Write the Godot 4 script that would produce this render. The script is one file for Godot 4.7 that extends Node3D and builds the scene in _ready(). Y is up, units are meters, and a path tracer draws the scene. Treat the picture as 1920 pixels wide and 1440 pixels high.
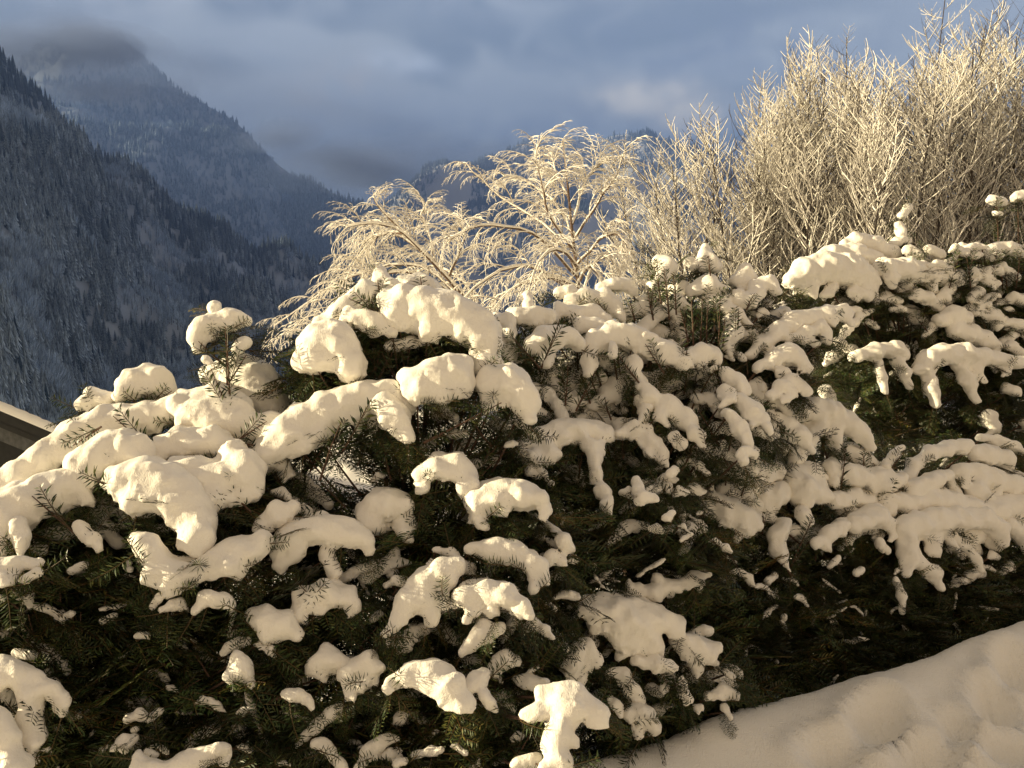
extends Node3D

# A snow-laden yew hedge in evening sun before a shaded, forested valley.
const F := 1544.0                       # focal length of the photograph in its own pixels
var cam: Camera3D
var rng := RandomNumberGenerator.new()
var nz := FastNoiseLite.new()           # broad lumps
var nf := FastNoiseLite.new()           # fine lumps
var M := {}
var bushes := {}
var jobs := []
var results := []
var sprays := []
var tufts := []
var sky_rows := []
const SKY_W := 1280
const SKY_H := 640
const SUN_AZ := -92.0                   # degrees from the view axis, left is negative
const SUN_EL := 15.0


func _ready() -> void:
	# ---- camera, sky, sun, exposure
	cam = Camera3D.new()
	cam.name = "camera"
	cam.fov = 50.0
	cam.near = 0.05
	cam.far = 14000.0
	cam.position = Vector3(0, 1.65, 0)
	cam.rotation_degrees = Vector3(-8.1, 0, 0)
	add_child(cam)
	rng.seed = 4711
	nz.seed = 11
	nz.noise_type = FastNoiseLite.TYPE_SIMPLEX_SMOOTH
	nz.frequency = 1.0
	nz.fractal_type = FastNoiseLite.FRACTAL_NONE
	nf.seed = 29
	nf.noise_type = FastNoiseLite.TYPE_SIMPLEX_SMOOTH
	nf.frequency = 1.0
	nf.fractal_type = FastNoiseLite.FRACTAL_NONE
	var we := WorldEnvironment.new()
	we.name = "environment"
	var e := Environment.new()
	e.background_mode = Environment.BG_SKY
	var sky := Sky.new()
	var pan := PanoramaSkyMaterial.new()
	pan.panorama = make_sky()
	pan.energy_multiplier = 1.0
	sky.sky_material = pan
	e.sky = sky
	e.tonemap_mode = Environment.TONE_MAPPER_LINEAR
	e.tonemap_exposure = 1.85
	e.sdfgi_enabled = true
	e.ssao_enabled = true
	e.ssil_enabled = true
	e.fog_enabled = true
	e.fog_density = 0.00005
	e.fog_light_color = Color(0.56, 0.72, 1.0)
	e.volumetric_fog_enabled = true
	e.volumetric_fog_density = 0.0
	we.environment = e
	add_child(we)
	var sun := DirectionalLight3D.new()
	sun.name = "sun"
	sun.light_energy = 1.6
	sun.light_color = Color(1.0, 0.925, 0.75)
	sun.light_angular_distance = 0.5
	sun.shadow_enabled = true
	sun.rotation_degrees = Vector3(-SUN_EL, -SUN_AZ + 180.0, 0)
	add_child(sun)

	materials()
	setting()
	mountains()
	houses()
	trees()
	hedge()


# ---------------------------------------------------------------- helpers
func P(px: float, py: float, d: float) -> Vector3:     # the point d metres ahead that the photograph shows at px, py
	return cam.transform * Vector3((px - 960.0) / F * d, -(py - 720.0) / F * d, -d)


func tag(o: Node, label := "", category := "", group := "", kind := "") -> Node:
	if label: o.set_meta("label", label)
	if category: o.set_meta("category", category)
	if group: o.set_meta("group", group)
	if kind: o.set_meta("kind", kind)
	return o


func base(called: String, at: Vector3, label := "", category := "", group := "") -> Node3D:
	var o := Node3D.new()
	o.name = called
	o.position = at
	add_child(o, true)
	tag(o, label, category, group)
	return o


func put(called: String, mesh: Mesh, mat: Material, parent: Node = self, at := Transform3D()) -> MeshInstance3D:
	var o := MeshInstance3D.new()
	o.name = called
	o.mesh = mesh
	if mat: o.material_override = mat
	o.transform = at
	parent.add_child(o, true)
	return o


func many(called: String, mesh: Mesh, buffer: PackedFloat32Array, parent: Node = self) -> MultiMeshInstance3D:
	var mm := MultiMesh.new()
	mm.transform_format = MultiMesh.TRANSFORM_3D
	mm.use_colors = true
	mm.mesh = mesh
	mm.instance_count = buffer.size() / 16
	mm.buffer = buffer
	var o := MultiMeshInstance3D.new()
	o.name = called
	o.multimesh = mm
	o.set_meta("kind", "stuff")
	parent.add_child(o, true)
	return o


func row(buf: PackedFloat32Array, b: Basis, o: Vector3, c: Color) -> void:
	buf.append_array(PackedFloat32Array([b.x.x, b.y.x, b.z.x, o.x, b.x.y, b.y.y, b.z.y, o.y, b.x.z, b.y.z, b.z.z, o.z, c.r, c.g, c.b, 1.0]))


class Buf:
	var v := PackedVector3Array()
	var n := PackedVector3Array()
	var c := PackedColorArray()
	var i := PackedInt32Array()

	func tube(pts: PackedVector3Array, rad: PackedFloat32Array, sides: int, col := Color.WHITE, cap := true) -> void:
		var m := pts.size()
		var start := v.size()
		var ref := Vector3.UP
		for k in m:
			var t := (pts[mini(k + 1, m - 1)] - pts[maxi(k - 1, 0)]).normalized()
			if absf(t.dot(ref)) > 0.95: ref = Vector3(0.8, 0.0, 0.6)
			var a := t.cross(ref).normalized()
			var b := a.cross(t)
			for s in sides:
				var w := TAU * s / sides
				var q := a * cos(w) + b * sin(w)
				v.append(pts[k] + q * rad[k])
				n.append(q)
				c.append(col)
		for k in m - 1:
			for s in sides:
				var p0 := start + k * sides + s
				var p1 := start + k * sides + (s + 1) % sides
				i.append_array(PackedInt32Array([p0, p1, p0 + sides, p1, p1 + sides, p0 + sides]))
		if cap:
			for end in 2:
				var k := 0 if end == 0 else m - 1
				var t := (pts[1] - pts[0]).normalized() * -1.0 if end == 0 else (pts[m - 1] - pts[m - 2]).normalized()
				var at := v.size()
				v.append(pts[k] + t * rad[k] * 0.7)
				n.append(t)
				c.append(col)
				for s in sides:
					var p0 := start + k * sides + s
					var p1 := start + k * sides + (s + 1) % sides
					if end == 0: i.append_array(PackedInt32Array([at, p1, p0]))
					else: i.append_array(PackedInt32Array([at, p0, p1]))

	func quad(p0: Vector3, p1: Vector3, p2: Vector3, p3: Vector3, col := Color.WHITE) -> void:
		var at := v.size()
		var nn := (p2 - p0).cross(p1 - p0).normalized()
		for p in [p0, p1, p2, p3]:
			v.append(p)
			n.append(nn)
			c.append(col)
		i.append_array(PackedInt32Array([at, at + 1, at + 2, at, at + 2, at + 3]))

	func box(t: Transform3D, s: Vector3, col := Color.WHITE) -> void:      # t: centre and axes, s: full size
		var h := s * 0.5
		var p := []
		for k in 8:
			p.append(t * Vector3(h.x if k & 1 else -h.x, h.y if k & 2 else -h.y, h.z if k & 4 else -h.z))
		quad(p[4], p[6], p[7], p[5], col)
		quad(p[1], p[3], p[2], p[0], col)
		quad(p[0], p[2], p[6], p[4], col)
		quad(p[5], p[7], p[3], p[1], col)
		quad(p[2], p[3], p[7], p[6], col)
		quad(p[0], p[4], p[5], p[1], col)

	func arrays() -> Array:
		var a := []
		a.resize(Mesh.ARRAY_MAX)
		a[Mesh.ARRAY_VERTEX] = v
		a[Mesh.ARRAY_NORMAL] = n
		a[Mesh.ARRAY_COLOR] = c
		a[Mesh.ARRAY_INDEX] = i
		return a

	func mesh() -> ArrayMesh:
		var m := ArrayMesh.new()
		m.add_surface_from_arrays(Mesh.PRIMITIVE_TRIANGLES, arrays())
		return m


func two(a: Buf, ma: Material, b: Buf, mb: Material) -> ArrayMesh:
	var m := ArrayMesh.new()
	m.add_surface_from_arrays(Mesh.PRIMITIVE_TRIANGLES, a.arrays())
	m.surface_set_material(0, ma)
	if b.i.size():
		m.add_surface_from_arrays(Mesh.PRIMITIVE_TRIANGLES, b.arrays())
		m.surface_set_material(1, mb)
	return m


func smooth_grid(nx: int, ny: int, at: PackedVector3Array, skip := PackedByteArray(), flip := false) -> ArrayMesh:
	var n := PackedVector3Array()
	n.resize(at.size())
	for j in ny:
		for i in nx:
			var dx := at[j * nx + mini(i + 1, nx - 1)] - at[j * nx + maxi(i - 1, 0)]
			var dy := at[mini(j + 1, ny - 1) * nx + i] - at[maxi(j - 1, 0) * nx + i]
			var q := dy.cross(dx).normalized()
			n[j * nx + i] = -q if flip else q
	var idx := PackedInt32Array()
	for j in ny - 1:
		for i in nx - 1:
			var k := j * nx + i
			if skip.size() and (skip[k] and skip[k + 1] and skip[k + nx] and skip[k + nx + 1]): continue
			if flip: idx.append_array(PackedInt32Array([k, k + nx, k + 1, k + 1, k + nx, k + nx + 1]))
			else: idx.append_array(PackedInt32Array([k, k + 1, k + nx, k + 1, k + nx + 1, k + nx]))
	var a := []
	a.resize(Mesh.ARRAY_MAX)
	a[Mesh.ARRAY_VERTEX] = at
	a[Mesh.ARRAY_NORMAL] = n
	a[Mesh.ARRAY_INDEX] = idx
	var m := ArrayMesh.new()
	m.add_surface_from_arrays(Mesh.PRIMITIVE_TRIANGLES, a)
	return m


func aim(dir: Vector3, roll := 0.0) -> Basis:          # x axis along dir, y as far up as it goes
	var x := dir.normalized()
	var z := x.cross(Vector3.UP)
	if z.length() < 0.05: z = x.cross(Vector3(0.3, 0, 1))
	z = z.normalized()
	return Basis(x, z.cross(x), z).rotated(x, roll)


func rf(a: float, b: float) -> float:
	return rng.randf_range(a, b)


func grey(v: float) -> Color:
	return Color(v, v, v)


# ---------------------------------------------------------------- sky: cloud and air only
func make_sky() -> ImageTexture:
	sky_rows.resize(SKY_H)
	var id := WorkerThreadPool.add_group_task(sky_row, SKY_H)
	WorkerThreadPool.wait_for_group_task_completion(id)
	var all := PackedFloat32Array()
	for r in sky_rows: all.append_array(r)
	sky_rows.clear()
	return ImageTexture.create_from_image(Image.create_from_data(SKY_W, SKY_H, false, Image.FORMAT_RGBF, all.to_byte_array()))


func fbm(p: Vector3, octaves: int) -> float:
	var s := 0.0
	var a := 0.5
	for k in octaves:
		s += a * nz.get_noise_3dv(p)
		p = p * 2.03 + Vector3(7.1, 3.7, 1.3)
		a *= 0.5
	return s


const PUFFS := [   # azimuth, height, half width, half height (radians), colour, strength
	[0.155, 0.194, 0.045, 0.016, Vector3(0.60, 0.56, 0.50), 2.2], [0.205, 0.168, 0.032, 0.018, Vector3(0.50, 0.47, 0.43), 1.9], [-0.125, 0.228, 0.045, 0.012, Vector3(0.374, 0.422, 0.503), 0.7], [-0.20, 0.205, 0.06, 0.03, Vector3(0.313, 0.306, 0.313), 0.5],
	[-0.42, 0.30, 0.16, 0.05, Vector3(0.340, 0.367, 0.422), 0.6], [-0.62, 0.33, 0.13, 0.07, Vector3(0.313, 0.360, 0.449), 0.7], [-0.10, 0.10, 0.14, 0.05, Vector3(0.170, 0.197, 0.258), 0.8], [0.02, 0.15, 0.20, 0.04, Vector3(0.160, 0.187, 0.252), 0.7],
	[0.24, 0.24, 0.20, 0.06, Vector3(0.153, 0.187, 0.258), 0.6], [-0.27, 0.155, 0.10, 0.04, Vector3(0.204, 0.235, 0.306), 0.6], [-0.02, 0.31, 0.25, 0.03, Vector3(0.245, 0.272, 0.333), 0.5],
]


func sky_row(j: int) -> void:
	var out := PackedFloat32Array()
	out.resize(SKY_W * 3)
	var el := PI * (0.5 - (j + 0.5) / SKY_H)
	var up := maxf(sin(el), 0.0)
	for i in SKY_W:
		var az := TAU * (i + 0.5) / SKY_W
		if az > PI: az -= TAU
		var dir := Vector3(sin(az) * cos(el), sin(el), -cos(az) * cos(el))
		if el < -0.02: dir = Vector3(sin(az), 0.0, -cos(az))
		# the cloud deck: bands drawn out sideways, closer together towards the horizon
		var flat := Vector3(dir.x, dir.y * 2.6, dir.z)
		var warp := fbm(flat * 2.1 + Vector3(3, 9, 2), 3)
		var n := fbm(flat * 2.4 + Vector3(warp, warp * 0.6, 0) * 1.2, 4)
		var big := fbm(Vector3(dir.x, dir.y * 1.6, dir.z) * 1.15 + Vector3(11, 2, 5), 3)
		var thick := clampf(0.5 + 2.2 * n + 1.0 * big, 0.0, 1.0)
		var storm_dark := Vector3(0.142, 0.178, 0.236)
		var storm_pale := Vector3(0.262, 0.296, 0.345)
		var storm := storm_dark.lerp(storm_pale, thick)
		storm *= lerpf(0.86, 1.12, smoothstep(0.0, 0.45, up))
		# single clouds that catch more light, and darker ones low over the valley
		for q in PUFFS:
			var ddx: float = (az - q[0]) / q[2]
			var ddy: float = (el - q[1] - 0.25 * q[3] * sin(az * 31.0)) / q[3]
			if absf(ddx) > 2.5 or absf(ddy) > 2.5: continue
			var wisp := fbm(dir * 26.0 + Vector3(q[0], 0, 0) * 50.0, 4)
			var w: float = exp(-ddx * ddx - ddy * ddy * (1.0 + 0.8 * wisp)) * clampf(0.75 + 1.5 * wisp, 0.0, 1.3) * q[5]
			storm = storm.lerp(q[4], clampf(w, 0.0, 1.0))
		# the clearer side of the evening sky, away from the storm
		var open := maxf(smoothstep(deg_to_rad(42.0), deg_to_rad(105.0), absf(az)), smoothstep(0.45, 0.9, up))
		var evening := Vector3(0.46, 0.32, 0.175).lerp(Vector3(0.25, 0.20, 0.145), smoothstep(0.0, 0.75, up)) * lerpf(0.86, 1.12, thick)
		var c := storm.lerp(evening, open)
		out[i * 3] = c.x
		out[i * 3 + 1] = c.y
		out[i * 3 + 2] = c.z
	sky_rows[j] = out


# ---------------------------------------------------------------- materials
func lin(r: float, g: float, b: float) -> Color:
	return Color(r, g, b).linear_to_srgb()


func mat(called: String, c: Color, rough := 0.8) -> StandardMaterial3D:
	var m := StandardMaterial3D.new()
	m.resource_name = called
	m.albedo_color = c
	m.roughness = rough
	M[called] = m
	return m


func noise_tex(size: int, freq: float, oct: int, sd: int, lo := 0.0, hi := 1.0) -> ImageTexture:
	var n := FastNoiseLite.new()
	n.seed = sd
	n.noise_type = FastNoiseLite.TYPE_SIMPLEX_SMOOTH
	n.frequency = freq
	n.fractal_octaves = oct
	var im := n.get_seamless_image(size, size)
	im.convert(Image.FORMAT_RGB8)
	if lo > 0.0 or hi < 1.0:
		for y in size:
			for x in size:
				var v := lerpf(lo, hi, im.get_pixel(x, y).r)
				im.set_pixel(x, y, Color(v, v, v))
	return ImageTexture.create_from_image(im)


func bumpy(m: StandardMaterial3D, t: Texture2D, per_metre: float, cm: float) -> void:
	m.heightmap_enabled = true
	m.heightmap_texture = t
	m.heightmap_scale = cm
	m.uv1_triplanar = true
	m.uv1_world_triplanar = true
	m.uv1_scale = Vector3.ONE * per_metre


func materials() -> void:
	var grain := noise_tex(512, 0.05, 4, 5)
	var snow := mat("snow", lin(0.90, 0.86, 0.78), 0.62)
	snow.metallic_specular = 0.3
	bumpy(snow, grain, 7.0, 0.13)
	var ground := mat("ground_snow", lin(0.89, 0.86, 0.79), 0.6)
	ground.metallic_specular = 0.35
	bumpy(ground, grain, 5.0, 0.35)
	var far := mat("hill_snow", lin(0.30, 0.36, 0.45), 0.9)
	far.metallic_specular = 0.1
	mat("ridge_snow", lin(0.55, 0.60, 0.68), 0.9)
	var twig_snow := mat("twig_snow", lin(0.90, 0.86, 0.78), 0.7)
	twig_snow.metallic_specular = 0.2
	var yew := mat("yew_needles", lin(1, 1, 1), 0.42)
	yew.vertex_color_use_as_albedo = true
	yew.metallic_specular = 0.4
	yew.backlight_enabled = true
	yew.backlight = Color(0.25, 0.28, 0.1)
	var bark := mat("yew_bark", lin(0.11, 0.060, 0.038), 0.85)
	bumpy(bark, grain, 9.0, 0.4)
	mat("twig_bark", lin(0.055, 0.042, 0.034), 0.85)
	mat("birch_bark", lin(0.12, 0.075, 0.05), 0.8)
	var spruce := mat("spruce", lin(1, 1, 1), 0.9)
	spruce.vertex_color_use_as_albedo = true
	spruce.metallic_specular = 0.1
	var wood := noise_tex(256, 0.03, 4, 8, 0.55, 1.0)
	for w in [["dark_wood", lin(0.015, 0.0145, 0.014)], ["grey_board", lin(0.10, 0.10, 0.098)], ["log_wood", lin(0.42, 0.27, 0.13)], ["plaster", lin(0.45, 0.39, 0.35)], ["window_frame", lin(0.50, 0.52, 0.55)]]:
		var m := mat(w[0], w[1], 0.75)
		m.albedo_texture = wood
		m.uv1_triplanar = true
		m.uv1_world_triplanar = true
		m.uv1_scale = Vector3(1.3, 0.7, 1.3)
	var glass := mat("glass", Color(0.06, 0.07, 0.09), 0.08)
	glass.metallic_specular = 0.6


# ---------------------------------------------------------------- ground
const HEDGE_AT := Vector2(0.40, -2.47)
const AWAY := Vector2(-0.506, -0.86)    # across the hedge, away from the lawn
const PRINTS := [[1830, 1275, 1.0], [1720, 1322, 0.9], [1640, 1392, 1.1], [1490, 1400, 1.0], [1520, 1342, 0.8], [1675, 1298, 0.7], [1345, 1428, 0.9], [1895, 1290, 1.0], [1560, 1440, 0.9], [1790, 1400, 0.8], [1860, 1345, 1.0], [1740, 1440, 0.9], [1400, 1445, 0.8], [1900, 1420, 0.9]]
var prints := []


func ground_y(x: float, z: float) -> float:
	var s := (Vector2(x, z) - HEDGE_AT).dot(AWAY)
	var y := 0.05
	if s > 0.3: y -= 0.2 * (minf(s, 4.5) - 0.3)
	if s > 4.5: y -= 0.60 * (minf(s, 14.0) - 4.5)
	if s > 14.0: y -= 0.08 * (minf(s, 30.0) - 14.0)
	if s > 30.0: y -= 0.36 * (s - 30.0)
	y = maxf(y, -132.0)
	if s > 0.3: y += 0.10 * minf(s * 0.2, 1.0) * nz.get_noise_2d(x * 0.5, z * 0.5)
	return y


func lawn_y(x: float, z: float) -> float:
	var s := (Vector2(x, z) - HEDGE_AT).dot(AWAY)
	var y := ground_y(x, z)
	y += 0.020 * nz.get_noise_2d(x * 1.1, z * 1.6) + 0.006 * nz.get_noise_2d(x * 2.9 + 40.0, z * 4.2) + 0.004 * nz.get_noise_2d(x * 9.0, z * 14.0)
	var crest := s + lerpf(0.09, 0.19, smoothstep(0.2, 1.8, x)) + 0.02 * nz.get_noise_2d(x * 1.3, z * 1.3)
	y += (0.13 + 0.015 * nz.get_noise_2d(x * 1.2, z * 1.2)) * exp(-pow(crest / (0.24 if crest < 0.0 else 0.10), 2.0))       # heaped up along the hedge
	y -= 0.12 * smoothstep(0.02, 0.22, crest)
	for f in prints:
		var q: Vector2 = (Vector2(x, z) - f[0]).rotated(f[1])
		var r: float = Vector2(q.x / 0.15, q.y / 0.075).length() / f[2]
		if r < 1.9: y += f[2] * (-0.070 * (1.0 - smoothstep(0.15, 1.0, r)) + 0.026 * exp(-pow((r - 1.25) / 0.3, 2.0)))
	return y


func setting() -> void:
	for p in PRINTS:
		var o := cam.position
		var dir := (P(p[0], p[1], 1.0) - o)
		var t := (0.06 - o.y) / dir.y
		if (Vector2(o.x + dir.x * t, o.z + dir.z * t) - HEDGE_AT).dot(AWAY) > -0.30: continue
		prints.append([Vector2(o.x + dir.x * t, o.z + dir.z * t), 0.5 + 0.5 * sin(p[0] * 7.0), p[2]])
	# the lawn under snow, a fine sheet
	var nx := 230
	var nzz := 210
	var at := PackedVector3Array()
	var skip := PackedByteArray()
	for j in nzz:
		for i in nx:
			var x := -2.6 + 8.2 * i / (nx - 1.0)
			var z := 0.7 - 7.0 * j / (nzz - 1.0)
			at.append(Vector3(x, lawn_y(x, z), z))
			skip.append(1 if (Vector2(x, z) - HEDGE_AT).dot(AWAY) > 0.9 else 0)
	tag(put("ground", smooth_grid(nx, nzz, at, skip, true), M.ground_snow), "", "", "", "structure")
	# the wide terrain down to the valley floor and out to the horizon
	var n := 110
	at = PackedVector3Array()
	for j in 2 * n + 1:
		for i in 2 * n + 1:
			var x := 1.0 + 1.5 * sinh(8.4 * (i - n) / float(n))
			var z := -3.0 - 1.5 * sinh(8.4 * (j - n) / float(n))
			var y := ground_y(x, z)
			if x > -2.6 and x < 5.6 and z < 0.7 and z > -6.3:
				var edge := minf(minf(x + 2.6, 5.6 - x), minf(0.7 - z, z + 6.3))
				y -= 0.14 * smoothstep(0.0, 0.2, edge) * (1.0 - smoothstep(0.7, 1.1, (Vector2(x, z) - HEDGE_AT).dot(AWAY)))
			at.append(Vector3(x, y, z))
	tag(put("terrain", smooth_grid(2 * n + 1, 2 * n + 1, at, PackedByteArray(), true), M.ground_snow), "", "", "", "structure")


# ---------------------------------------------------------------- mountains and their forests
func along(line: Array, u: float) -> Vector3:          # u in 0..1 along [px, py, d] points, to the place in the world
	var t := u * (line.size() - 1)
	var k := mini(int(t), line.size() - 2)
	t -= k
	var p: Array = line[maxi(k - 1, 0)]
	var q: Array = line[k]
	var r: Array = line[k + 1]
	var w: Array = line[mini(k + 2, line.size() - 1)]
	var o := []
	for a in 3:
		o.append(0.5 * ((2.0 * q[a]) + (r[a] - p[a]) * t + (2.0 * p[a] - 5.0 * q[a] + 4.0 * r[a] - w[a]) * t * t + (3.0 * q[a] - p[a] - 3.0 * r[a] + w[a]) * t * t * t))
	return P(o[0], o[1], o[2])


func slope(top: Array, bottom: Array, rough: float, u: float, v: float) -> Vector3:
	var a := along(top, u)
	var b := along(bottom, u)
	var p := a.lerp(b, v)
	var w := minf(1.0, 4.0 * v + 0.15)
	var q := p / rough
	p.y += rough * w * (0.16 * nz.get_noise_3dv(q * 1.3) + 0.09 * nz.get_noise_3dv(q * 3.1) + 0.03 * nz.get_noise_3dv(q * 9.0))
	return p


func conifer(sd: int, tiers: int, wide: float, snowy: float) -> ArrayMesh:      # one metre tall
	var r := RandomNumberGenerator.new()
	r.seed = sd
	var b := Buf.new()
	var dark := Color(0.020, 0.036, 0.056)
	var white := Color(0.62, 0.79, 1.0)  # both tones tinted blue to offset the warm sky light on the slope
	for k in tiers:
		var f := k / float(tiers)
		var y0 := 0.05 + 0.86 * f
		var y1 := minf(1.0, y0 + 1.7 / tiers)
		var rad := wide * (1.0 - f) * r.randf_range(0.85, 1.15) + 0.012
		var at := b.v.size()
		b.v.append(Vector3(0, y1, 0))
		b.n.append(Vector3.UP)
		b.c.append(dark.lerp(white, snowy * 0.35))
		var spokes := 9
		for s in spokes * 2:
			var w := TAU * (s + r.randf_range(-0.25, 0.25)) / (spokes * 2)
			var out := rad * (r.randf_range(0.85, 1.2) if s % 2 == 0 else r.randf_range(0.35, 0.6))
			var p := Vector3(cos(w) * out, y0 + (0.0 if s % 2 == 0 else 0.5 / tiers) + r.randf_range(-0.01, 0.01), sin(w) * out)
			b.v.append(p)
			b.n.append(Vector3(cos(w), 0.75, sin(w)).normalized())
			var sn := snowy * r.randf_range(0.1, 1.0) if s % 2 == 0 else 0.0
			b.c.append(dark.lerp(white, sn))
		for s in spokes * 2:
			b.i.append_array(PackedInt32Array([at, at + 1 + s, at + 1 + (s + 1) % (spokes * 2)]))
	return b.mesh()


func frosted(sd: int) -> ArrayMesh:                    # a leafless crown full of rime, one metre tall
	var r := RandomNumberGenerator.new()
	r.seed = sd
	var b := Buf.new()
	b.tube(PackedVector3Array([Vector3.ZERO, Vector3(0, 0.6, 0)]), PackedFloat32Array([0.02, 0.01]), 4, Color(0.05, 0.045, 0.04))
	for k in 90:
		var w := r.randf() * TAU
		var h := r.randf()
		var rad := 0.30 * sqrt(sin(PI * clampf(h * 0.95 + 0.05, 0, 1))) * sqrt(r.randf())
		var o := Vector3(cos(w) * rad * 0.5, 0.2 + 0.5 * h, sin(w) * rad * 0.5)
		var p := Vector3(cos(w) * rad, 0.28 + 0.70 * h, sin(w) * rad)
		var side := Vector3(r.randf_range(-1, 1), r.randf_range(-1, 1), r.randf_range(-1, 1)).normalized() * 0.016
		var g := r.randf_range(0.25, 0.62)
		b.quad(o, o + side, p + side * 0.6, p, Color(g * 0.70, g * 0.92, g * 1.22))  # blue put into the rime colour to counter the warm light
	return b.mesh()


func forest(called: String, top: Array, bottom: Array, rough: float, count: int, tall: Vector2, sd: int, keep: float, tone: Vector2, grove: float, v_from := 0.0) -> void:
	var r := RandomNumberGenerator.new()
	r.seed = sd
	var bufs := []
	for k in 6: bufs.append(PackedFloat32Array())
	for k in count:
		var u := r.randf()
		var v := lerpf(v_from, 1.0, pow(r.randf(), 0.85))
		var p := slope(top, bottom, rough, u, v)
		var q := p / rough
		var open := nz.get_noise_3dv(q * 2.2 + Vector3(31, 7, 3))
		if open > keep: continue
		var h := r.randf_range(tall.x, tall.y) * (1.0 + 0.25 * nz.get_noise_3dv(q * 5.0))
		var light := clampf(lerpf(tone.x, tone.y, v) + 0.45 * nz.get_noise_3dv(q * 3.3 + Vector3(5, 1, 9)) + r.randf_range(-0.22, 0.22), 0.0, 1.0)
		var kind := int(light * 2.99)
		var g := r.randf_range(0.75, 1.25)
		if grove > 0.0 and nz.get_noise_3dv(q * 4.1 + Vector3(1, 50, 2)) > 0.55 - grove * v:
			kind = 3 + (k % 2)
			h *= 0.75
		elif r.randf() < 0.05: kind = 5
		var b := Basis.from_euler(Vector3(r.randf_range(-0.03, 0.03), r.randf() * TAU, r.randf_range(-0.03, 0.03))).scaled(Vector3(h * r.randf_range(0.85, 1.2), h, h * r.randf_range(0.85, 1.2)))
		row(bufs[kind], b, p - Vector3(0, 0.4, 0), grey(g))
	for k in bufs.size():
		if bufs[k].size(): many(called, forest_kinds[k], bufs[k])


var forest_kinds := []


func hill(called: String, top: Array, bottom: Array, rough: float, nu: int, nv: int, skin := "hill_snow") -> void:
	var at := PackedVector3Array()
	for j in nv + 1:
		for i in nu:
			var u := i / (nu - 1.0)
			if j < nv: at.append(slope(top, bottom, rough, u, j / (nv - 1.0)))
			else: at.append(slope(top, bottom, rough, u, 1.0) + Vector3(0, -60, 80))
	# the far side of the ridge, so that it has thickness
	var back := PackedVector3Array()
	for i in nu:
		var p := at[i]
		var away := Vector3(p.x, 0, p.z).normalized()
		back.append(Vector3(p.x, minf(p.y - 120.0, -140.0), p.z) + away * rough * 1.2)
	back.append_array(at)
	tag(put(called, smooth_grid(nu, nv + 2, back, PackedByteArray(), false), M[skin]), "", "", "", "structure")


const NEAR_TOP := [[-760, -480, 880], [-360, -190, 950], [-150, -25, 1010], [0, 112, 1060], [100, 215, 1110], [210, 330, 1200], [330, 395, 1330], [450, 452, 1480], [560, 495, 1660], [680, 535, 1860], [820, 590, 2080]]
const NEAR_BOTTOM := [[-760, 1000, 330], [-360, 1000, 350], [-150, 1000, 370], [0, 1000, 390], [130, 990, 430], [280, 980, 500], [440, 960, 590], [600, 940, 700], [760, 900, 850], [900, 860, 1050], [1050, 820, 1300]]
const FAR_TOP := [[-450, 330, 3000], [-200, 230, 3000], [30, 118, 3000], [150, 52, 2980], [270, 118, 2950], [350, 178, 2900], [450, 230, 2830], [545, 318, 2750], [640, 362, 2650], [705, 398, 2560], [790, 460, 2450]]
const FAR_BOTTOM := [[-450, 600, 1500], [-200, 600, 1500], [60, 600, 1550], [200, 620, 1600], [330, 640, 1650], [450, 650, 1750], [560, 650, 1850], [650, 640, 1950], [740, 620, 2050], [820, 600, 2150], [900, 590, 2250]]
const RIGHT_TOP := [[560, 470, 3700], [700, 398, 3600], [800, 332, 3550], [900, 296, 3500], [1000, 282, 3450], [1100, 292, 3400], [1180, 262, 3350], [1260, 268, 3300], [1400, 310, 3250], [1600, 380, 3200], [1900, 420, 3150], [2300, 430, 3100]]
const RIGHT_BOTTOM := [[560, 640, 2300], [700, 630, 2250], [800, 620, 2200], [900, 610, 2100], [1000, 600, 2000], [1100, 600, 1900], [1180, 600, 1850], [1260, 600, 1800], [1400, 610, 1750], [1600, 620, 1700], [1900, 630, 1650], [2300, 640, 1600]]


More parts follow.
